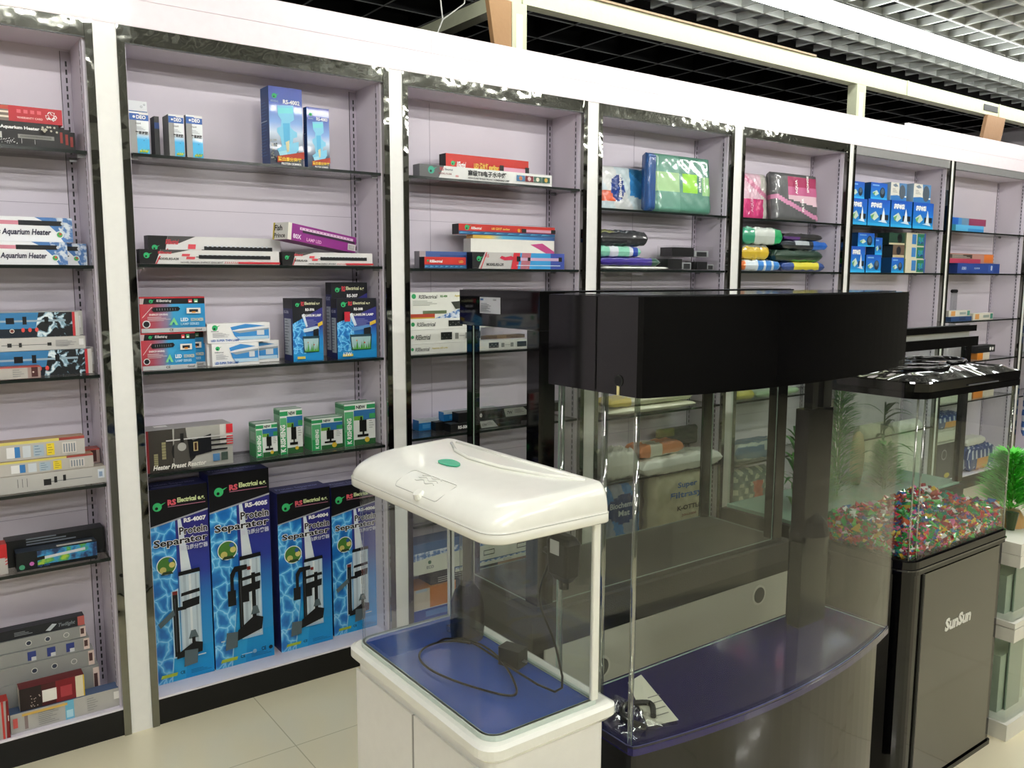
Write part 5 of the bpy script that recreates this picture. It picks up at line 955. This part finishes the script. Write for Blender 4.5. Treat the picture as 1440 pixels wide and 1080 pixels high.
cp = bow(1.052, -1.815, 2.008, -1.76, -1.555, .060)
b = B(); b.prism(cp, 1.287, 1.464, M_black, M_black); can = b.build('canopy', bt)
M_glint = glass('glint_glass', (.72, .76, .72), 1., .30)
for x, y in ((1.0745, -1.782), (1.073, -1.70), (1.075, -1.572)): q = B(); q.tube([(x, y, .623), (x, y, 1.2865)], .0055, M_glint, 10); q.build('corner_glint', bt, smooth=True)  # added rods imitate the vertical glints down the tank's left side
b = B(); b.prism(bow(1.075, -1.79, 1.985, -1.74, -1.575, .055), 1.4645, 1.4665, mat('#3a3c3e', .05, coat=1)); b.build('canopy_lid', can)
b = B(); b.box(1.0505, -1.695, 1.29, 1.052, -1.693, 1.462, '#000000'); b.build('canopy_seam', can)
b = B(); b.tube([(1.0518, -1.756, 1.313), (1.0498, -1.756, 1.313)], .0105, '#262724', 20); b.tube([(1.0499, -1.756, 1.313), (1.0494, -1.756, 1.313)], .0085, '#070707', 20); b.box(1.0496, -1.7585, 1.287, 1.0518, -1.7535, 1.304, '#d3c98e'); b.build('cable_notch', can)
t = thing('internal_filter', 'dark tall internal filter at the back right inside the bow front tank', 'filter', (1.855, -1.62, .619))
b = B(); b.box(-.055, -.02, .0, .055, .025, .22, mat('#232522', .2)); b.build('lower_housing', t, bevel=.01)
b = B(); b.box(-.05, -.018, .245, .05, .022, .555, mat('#0d0e13', .12)); b.build('upper_housing', t, bevel=.004)
b = B(); b.tube([(0, 0, .19), (0, 0, .235), (0, 0, .27), (0, 0, .29)], [.045, .05, .04, .02], mat('#101116', .15, coat=.5), 18); b.build('pump_head', t)
b = B(); b.box(-.03, -.012, .556, -.008, .012, .66, M_rubber); b.box(.015, -.012, .556, .05, .012, .66, M_rubber); b.build('hanger', t)
pa = B(); pa.add([(1.245, -1.60, .621), (1.285, -1.60, .628), (1.215, -1.775, .6225), (1.15, -1.755, .621), (1.245, -1.60, .6216), (1.285, -1.60, .6286), (1.215, -1.775, .6231), (1.15, -1.755, .6216)], [(4, 5, 6, 7), (3, 2, 1, 0), (0, 1, 5, 4), (1, 2, 6, 5), (2, 3, 7, 6), (3, 0, 4, 7)], mat('#d8dac8', .6))
for i in range(4): pa.add([(1.19+i*.012, -1.74+i*.02, .62335+i*.0006), (1.22+i*.012, -1.745+i*.02, .6243+i*.0006), (1.22+i*.012, -1.742+i*.02, .6243+i*.0006), (1.19+i*.012, -1.737+i*.02, .6234+i*.0006)], [(0, 1, 2, 3)], '#777a70')
tag(pa.build('paper_sheet'), 'white printed leaflet lying on the dark blue base of the bow front tank', 'paper')
rnd = random.Random(3); b = B(); N = 12; vs = []
for j in range(N+1):
    for i in range(N+1): vs.append((1.088+.10*i/N, -1.775+.15*j/N, .6205+.03*abs(math.sin(i*1.3+j*.7)*math.sin(j*1.1+.5))*math.sin(PI*i/N)*math.sin(PI*j/N)+.004*rnd.random()))
b.add(vs, [(j*(N+1)+i, j*(N+1)+i+1, (j+1)*(N+1)+i+1, (j+1)*(N+1)+i) for j in range(N) for i in range(N)], glass('crumpled_film', (.9, .9, .88), 1., .09))
tag(b.build('plastic_bag', smooth=True), 'crumpled clear plastic bag beside the leaflet in the bow front tank', 'bag')
b = B(); b.tube(smooth_path([(1.14, -1.76, .625), (1.12, -1.72, .632), (1.16, -1.68, .63), (1.21, -1.70, .628), (1.18, -1.74, .627)], 6), .006, M_rubber, 8); tag(b.build('cable_bundle'), 'black cable bundle under the leaflet in the bow front tank', 'cable')
# ------------------------------------------------------------------ framed black tank behind
fs = thing('tank_stand', 'black stand with raw white back board and two cable holes', 'cabinet')
b = B(); b.box(1.56, -.862, 0, 2.84, -.46, .33, mat('#121211', .5)); b.box(1.535, -.885, .385, 2.85, -.45, .4585, M_tex); b.box(1.55, -.87, .33, 2.845, -.455, .385, mat('#161614', .35)); b.build('cabinet_body', fs)
b = B(); b.box(1.60, -.869, .085, 2.842, -.8625, .328, mat('#b2b2a6', .55)); b.build('board', fs)
for x, z in ((2.665, .268), (1.84, .205)):
    b = B(); b.tube([(x, -.8692, z), (x, -.8712, z)], .040, '#c4c4b8', 24); b.tube([(x, -.8712, z), (x, -.8722, z)], .031, '#4c4d48', 24); b.build('cable_hole', fs)
ft = thing('fish_tank', 'tall black framed tank behind the bow front tank with a sticker on its hood', 'fish tank', (0, 0, 0))
b = B(); b.box(1.57, -.865, .459, 2.80, -.47, .475, M_tex); b.build('base_tray', ft)
for x, y, w, d in ((1.571, -.864, .062, .06), (2.745, -.864, .054, .045), (1.571, -.50, .032, .03), (2.76, -.50, .04, .03)): b = B(); b.box(x, y, .4755, x+w, y+d, 1.335, M_black); b.build('corner_post', ft)
for nme, pth in (('side_glass', [(1.575, -.502), (1.575, -.803)]), ('back_glass', [(2.76, -.475), (1.604, -.475)]), ('front_glass', [(1.634, -.86), (2.744, -.86)]), ('side_glass', [(2.795, -.818), (2.795, -.502)])):
    wall(pth, .004, .4756, 1.334, M_glass, nme, ft)
b = B(); b.box(1.568, -.868, 1.336, 2.803, -.43, 1.452, M_black); hd = b.build('hood', ft, bevel=.002)
b = B(); b.box(1.575, -.86, 1.4525, 2.795, -.44, 1.4545, mat('#4a4c4e', .04, coat=1)); b.build('hood_glass', hd)
b = B(); F = Face(b, (1.567, -.555, 1.378), (0, -1, 0), (0, 0, 1), (-1, 0, 0), .115, .052); F.rect(0, 0, 1, 1, '#c8cad0'); lines(F, .06, .1, .6, 8, .5, '#555a60', .025); F.rect(.05, .8, .2, .92, '#4a6a9c'); F.text('SOBO', .68, .8, .1, '#333', .26)
b.build('hood_sticker', hd)
# ------------------------------------------------------------------ low hooded tank right behind
ls = thing('tank_stand', 'low black stand under the hooded tank behind the gravel tank', 'cabinet')
b = B(); b.box(2.92, -.875, 0, 4.24, -.46, .485, mat('#1b1b19', .4)); b.build('cabinet_body', ls)
lt = thing('fish_tank', 'wide hooded tank with pale green floor behind the gravel tank', 'fish tank')
b = B(); b.box(2.945, -.86, .4855, 4.225, -.47, .50, mat('#8fb3a2', .15, coat=.5)); b.build('pale_base', lt)
wall(rrect(2.945, -.86, 4.225, -.47, .004, 2), .004, .5, 1.168, glass('green_glass', (.955, .98, .96), .9, .022), 'glass_walls', lt, True)
b = B(); b.box(4.19, -.868, .5005, 4.235, -.84, 1.168, M_black); b.build('corner_post', lt)
b = B(); b.box(2.94, -.872, 1.169, 4.29, -.46, 1.215, M_black); h1 = b.build('hood', lt, bevel=.003)
b = B(); b.box(2.96, -.85, 1.2155, 4.24, -.48, 1.24, mat('#b4b6ae', .3)); b.build('light_slot', h1)
b = B(); b.box(2.93, -.865, 1.2405, 4.28, -.46, 1.27, M_black); b.build('hood_top', h1, bevel=.003)
b = B(); b.box(2.95, -.85, 1.2705, 4.24, -.47, 1.273, mat('#6f7274', .05, coat=1)); b.build('hood_glass', h1)
# ------------------------------------------------------------------ gravel tank
ss = thing('tank_stand', 'black glass fronted cabinet with white lettering under the gravel tank', 'cabinet')
O = rrect(2.215, -1.697, 2.79, -1.40, [.05, .01, .01, .05])
b = B(); b.prism(rrect(2.222, -1.692, 2.783, -1.405, [.046, .008, .008, .046]), .015, .675, M_black); b.build('cabinet_body', ss)
b = B(); b.prism(O, .6755, .715, M_black); b.prism(rrect(2.212, -1.70, 2.793, -1.397, [.052, .01, .01, .052]), .688, .6925, mat('#2a2a2a', .1, coat=1)); b.build('top_rim', ss)
b = B(); b.box(2.30, -1.6985, .03, 2.745, -1.6925, .672, mat('#1d1d18', .08, coat=1)); dr = b.build('door', ss, bevel=.0015)
b = B(); b.box(2.2965, -1.698, .03, 2.2995, -1.6925, .672, '#4a4a44'); b.build('door_edge', dr)
b = B(); F = Face(b, (2.43, -1.6987, .468), (1, 0, 0), (0, 0, 1), (0, -1, 0), .155, .04); F.text('SunSun', 0, 0, 1, '#d3d4cb', 1, .12, .05, 0); b.build('door_lettering', dr)
b = B(); b.prism(rrect(2.215, -1.697, 2.79, -1.40, [.05, .01, .01, .05]), 0, .0148, M_black); b.build('foot_plate', ss)
gt = thing('fish_tank', 'small tank half filled with multicoloured gravel under a black lid', 'fish tank')
Gp = rrect(2.222, -1.691, 2.784, -1.405, [.045, .004, .004, .045])
b = B(); b.prism(Gp, .7155, .720, mat('#1c1c1c', .2)); b.build('base_pane', gt)
wall(Gp, .004, .7205, 1.172, glass('gravel_tank_glass', (.965, .985, .97), .9, .022), 'curved_glass', gt, True)
for x, y in ((2.231, -1.682), (2.255, -1.689), (2.78, -1.688)): q = B(); q.tube([(x, y, .7205), (x, y, 1.172)], .003, M_glint, 8); q.build('corner_glint', gt, smooth=True)  # slim added rods stand in for glints at the glass corners
b = B(); lo = rrect(2.212, -1.702, 2.796, -1.395, [.05, .012, .012, .05]); hi = rrect(2.262, -1.668, 2.762, -1.43, [.04, .02, .02, .04]); mid = rrect(2.214, -1.70, 2.794, -1.397, [.05, .012, .012, .05])
b.loft([[(x, y, 1.1725) for x, y in lo], [(x, y, 1.190) for x, y in lo]], M_black); gl = b.build('lid', gt)
b = B(); b.loft([[(x, y, 1.1905) for x, y in mid], [(x, y, 1.214) for x, y in lo], [(x, y, 1.2185) for x, y in mid]], M_black, cap1=False); b.loft([[(x, y, 1.2185) for x, y in mid], [(x, y, 1.232) for x, y in hi]], M_wavy, False, False)
hi2 = rrect(2.275, -1.66, 2.75, -1.44, [.035, .018, .018, .035]); b.loft([[(x, y, 1.232) for x, y in hi], [(x, y, 1.226) for x, y in hi2], [(x, y, 1.240) for x, y in rrect(2.40, -1.62, 2.66, -1.47, .05)]], M_wavy, cap0=False); b.build('lid_top', gl)
M_gl = mat('#c9ccca', .12, .9)
b = B(); 
b.tube(smooth_path([(2.50, -1.455, 1.243), (2.60, -1.46, 1.246), (2.68, -1.50, 1.246), (2.70, -1.56, 1.245), (2.64, -1.60, 1.244), (2.58, -1.58, 1.243)], 8), .0065, M_black, 8)
b.tube(smooth_path([(2.29, -1.50, 1.239), (2.34, -1.58, 1.239), (2.42, -1.63, 1.239), (2.50, -1.62, 1.241), (2.44, -1.55, 1.241), (2.34, -1.53, 1.240)], 8), .006, M_black, 8)
b.build('reflection_ridges', gl, smooth=True)  # ridges sculpted on to imitate curved lamp reflections across the lid
b = B(); b.prism(rrect(2.36, -1.50, 2.52, -1.43, .01, 3), 1.2335, 1.247, mat('#2c2e2e', .15, coat=.6)); b.build('feeding_hatch', gl, bevel=.003)
b = B(); b.box(2.46, -1.7045, 1.194, 2.64, -1.7022, 1.197, '#55565a'); b.build('lid_grip', gl)
# gravel: hundreds of tiny glass-like chips, uncountable
cols = ['#c22f3f', '#2e9a4a', '#1f7f6a', '#8f2a34', '#d86a9c', '#2f66a0', '#d8b23c', '#5fc05a', '#6b3a6c', '#e0e0dc', '#9c3c2c', '#1f5c3a', '#8a2430', '#2a8a44', '#c8603c']
gm = [mat(c, .12, coat=.8) for c in cols]
rnd = random.Random(5); b = B()
oct_ = [(1, 0, 0), (-1, 0, 0), (0, 1, 0), (0, -1, 0), (0, 0, 1), (0, 0, -1)]; of = [(0, 2, 4), (2, 1, 4), (1, 3, 4), (3, 0, 4), (2, 0, 5), (1, 2, 5), (3, 1, 5), (0, 3, 5)]
def gz(x, y): return .786+.006*math.sin(x*14+1)+.005*math.sin(y*25)+.01*(x-2.3)
def chip(x, y, z):
    s = .010+.009*rnd.random(); M_ = Matrix.Rotation(rnd.random()*6, 3, (rnd.random()-.5, rnd.random()-.5, rnd.random()+.1)); q = (s*(.7+.6*rnd.random()), s*(.7+.6*rnd.random()), s*(.6+.5*rnd.random()))
    b.add([(Vector((x, y, z)) + M_ @ Vector((v[0]*q[0], v[1]*q[1], v[2]*q[2]))) for v in oct_], of, rnd.choice(gm))
for i in range(3000):
    k = rnd.random()
    if k < .42: x = 2.275+rnd.random()*.49; y = -1.676+rnd.random()*.012; z = .731+rnd.random()*(gz(x, y)-.735)
    elif k < .62: x = 2.238+rnd.random()*.01; y = -1.635+rnd.random()*.21; z = .731+rnd.random()*(gz(x, y)-.735)
    elif k < .70: a = rnd.random()*PI/2+PI; x = 2.267+.030*math.cos(a); y = -1.646+.030*math.sin(a); z = .731+rnd.random()*(gz(x, y)-.735)
    else: x = 2.25+rnd.random()*.52; y = -1.665+rnd.random()*.24; z = gz(x, y)-.008+rnd.random()*.01
    chip(x, y, z)
core = rrect(2.245, -1.665, 2.765, -1.425, .03); b.prism(core, .7205, .775, '#5c3a34')
o = b.build('gravel'); tag(o, 'bed of red green and blue gravel chips in the small black lidded tank', 'gravel'); o['kind'] = 'stuff'
# ------------------------------------------------------------------ plants
def leafcard(b, p, d, l, w, m, droop=.3, up=(0, 0, 1)):
    d = Vector(d).normalized(); s = d.cross(Vector(up));
    if s.length < .1: s = Vector((1, 0, 0))
    s.normalize(); p = Vector(p); n = 5; L_, R_ = [], []
    for i in range(n+1):
        u = i/n; q = p+d*l*u-Vector((0, 0, 1))*droop*l*u*u; ww = w*math.sin(PI*min(.98, .12+.86*u)); L_.append(q+s*ww); R_.append(q-s*ww)
    b.add(L_+R_, [(i, i+1, n+2+i, n+1+i) for i in range(n)], m)
def plant_mat(a): return mat(a, .5)
def feathery(name, label, x, y, z, h, r, cols, n, base=True):
    rnd = random.Random(int(x*100)); t = thing(name, label, 'plant', (x, y, z)); f = B()
    for i in range(n):
        zz = h*(.06+.94*rnd.random()); a = rnd.random()*2*PI; tp = 1-.55*(zz/h)**2; c0 = Vector((.1*r*math.sin(zz*20), 0, zz))
        rr = r*tp*rnd.random()**.5; p = c0+Vector((math.cos(a)*rr*.5, math.sin(a)*rr*.5, 0)); leafcard(f, p, (math.cos(a), math.sin(a), .35+.5*rnd.random()), r*.5*tp+.01, .0016+r*.012, plant_mat(rnd.choice(cols)), .15)
    f.build('foliage', t); s = B(); [s.tube([(dx, 0, 0), (dx*1.5, 0, h*.9)], .002, '#5f9a3c', 6) for dx in (-.01, .004, .012)]; s.build('stem', t); return t
def leafy(name, label, x, y, z, h, r, cols, n, w):
    rnd = random.Random(int(x*70)); t = thing(name, label, 'plant', (x, y, z)); f = B()
    for i in range(n):
        a = rnd.random()*2*PI; zz = h*rnd.random()*.75; leafcard(f, (0, 0, zz), (math.cos(a), math.sin(a), .5+.9*rnd.random()), r*(.7+.5*rnd.random()), w, plant_mat(rnd.choice(cols)), .55)
    f.build('foliage', t); s = B(); s.tube([(0, 0, 0), (0, 0, h*.8)], .004, '#3a5a2c', 6); s.build('stem', t); return t
GR1 = ['#3f8a3c', '#2f7a3a', '#4f9a48', '#56a050']
feathery('artificial_plant', 'broad dark green feathery plant column in the wide hooded tank', 3.45, -.68, .501, .57, .12, GR1, 1500)
feathery('artificial_plant', 'low bushy green plant beside the feathery column', 3.21, -.74, .501, .24, .11, GR1, 900)
feathery('artificial_plant', 'low bushy green plant further right in the wide hooded tank', 3.75, -.74, .501, .22, .11, GR1, 900)
leafy('artificial_plant', 'spiky leaved green plant at the left end of the wide hooded tank', 3.10, -.70, .501, .45, .17, ['#3c7a34', '#4a8a3c', '#2f6a30'], 46, .008)
leafy('artificial_plant', 'long drooping leaf plant in the middle of the wide hooded tank', 3.86, -.66, .501, .50, .20, ['#3f5c34', '#4c7040', '#35502c'], 26, .010)
b = B(); b.loft([[(3.74+math.cos(a)*r, -.60+math.sin(a)*r*.5, z) for a in [2*PI*i/16 for i in range(16)]] for z, r in ((.501, .03), (.56, .045), (.66, .05), (.74, .035), (.76, .01))], mat('#c8b48c', .6, bump=.3)); tag(b.build('aquarium_rock', smooth=True), 'pale brown stone ornament behind the bushy plants', 'ornament')
# ------------------------------------------------------------------ stack of small tanks at the right edge
M_foam = mat('#dfded2', .6)
for i, (z0, a, c, z1) in enumerate([(0, .056, .336, .380), (.382, .40, .584, .624)]):
    t = thing('fish_tank', ['small unpacked glass tank with foam edges, bottom of the stack', 'small unpacked glass tank with foam edges, upper one of the stack'][i], 'fish tank', (2.836, -1.724, z0), 0, 'foam edged glass tanks')
    for q0, q1 in ((0, a-z0), (c-z0, z1-z0-.001)):
        b = B(); b.prism([(0, 0), (.33, 0), (.33, .30), (0, .30)], q0, q1, M_foam); b.build('foam_frame', t)
    wall([(.012, .012), (.318, .012), (.318, .288), (.012, .288)], .006, a-z0, c-z0, glass('green_stack_glass', (.95, .975, .955), 1., .03), 'glass_walls', t, True)
    if i == 0: b = B(); F = Face(b, (.07, -.002, .325), (1, 0, 0), (0, 0, 1), (0, -1, 0), .06, .05); F.rect(0, 0, 1, 1, '#e8e0d8'); F.rect(.1, .2, .9, .9, '#d85a50'); b.build('red_label', t)
    b = B(); b.box(.06, .06, a-z0, .25, .24, (a+(c-a)*.7)-z0, mat('#b4bfae', .4)); b.box(.1, .05, a-z0, .2, .055, (a+(c-a)*.85)-z0, '#8a988c'); b.build('packed_insert', t)
t = thing('foam_lid', 'pale foam lid on top of the small tank stack', 'lid', (2.836, -1.724, .6245)); b = B(); b.prism([(0, 0), (.33, 0), (.33, .30), (0, .30)], 0, .038, M_foam); b.build('lid_slab', t)
b = B(); b.tube([(.02, -.002, .012), (.31, -.002, .012)], .0035, '#b8c0c0', 8); b.build('strap', t)
feathery('artificial_plant', 'bright green feathery plastic plant on the foam lid at the right edge', 3.03, -1.60, .715, .20, .13, ['#5fd848', '#4cc43a', '#7ae05c', '#68d850'], 1500)
pt = thing('plant_pot', 'small brown and green base of the bright feathery plant', 'pot', (3.03, -1.60, .6635)); b = B(); b.tube([(0, 0, 0), (0, 0, .03), (0, 0, .055)], [.05, .045, .03], mat('#b8905c', .5), 14); b.build('pot_body', pt); b = B(); b.tube([(-.055, -.03, 0), (-.05, -.03, .06)], [.012, .02], mat('#3c4a2c', .4), 10); b.build('pot_ornament', pt)
# ------------------------------------------------------------------ world, camera
w = bpy.data.worlds.new('world'); bpy.context.scene.world = w; w.use_nodes = True
w.node_tree.nodes['Background'].inputs[0].default_value = (.8, .85, .9, 1); w.node_tree.nodes['Background'].inputs[1].default_value = .12
cd = bpy.data.cameras.new('camera'); cam = bpy.data.objects.new('camera', cd); C.objects.link(cam)
cd.sensor_width = 36; cd.lens = 1196.273/1440*36; cd.clip_start = .02; cd.clip_end = 60
Rv = Vector((0.80565923, -0.59236963, 0.00338162)); U = Vector((0.07230123, 0.10399678, 0.99194617)); Fw = Vector((0.58795046, 0.79892609, -0.12661502))
m = Matrix.Identity(4)
for i in range(3): m[i][0] = Rv[i]; m[i][1] = U[i]; m[i][2] = -Fw[i]
m[0][3], m[1][3], m[2][3] = 0, -2.86238994, 1.5
cam.matrix_world = m
sc = bpy.context.scene; sc.camera = cam
sc.view_settings.view_transform = 'Standard'; sc.view_settings.look = 'None'; sc.view_settings.gamma = 1; sc.view_settings.use_curve_mapping = False
sc.view_settings.exposure = EXPO
sc.cycles.transparent_max_bounces = 64; sc.cycles.max_bounces = 8; sc.cycles.diffuse_bounces = 4; sc.cycles.glossy_bounces = 5
sc.cycles.caustics_reflective = False; sc.cycles.caustics_refractive = False; sc.cycles.sample_clamp_indirect = 6
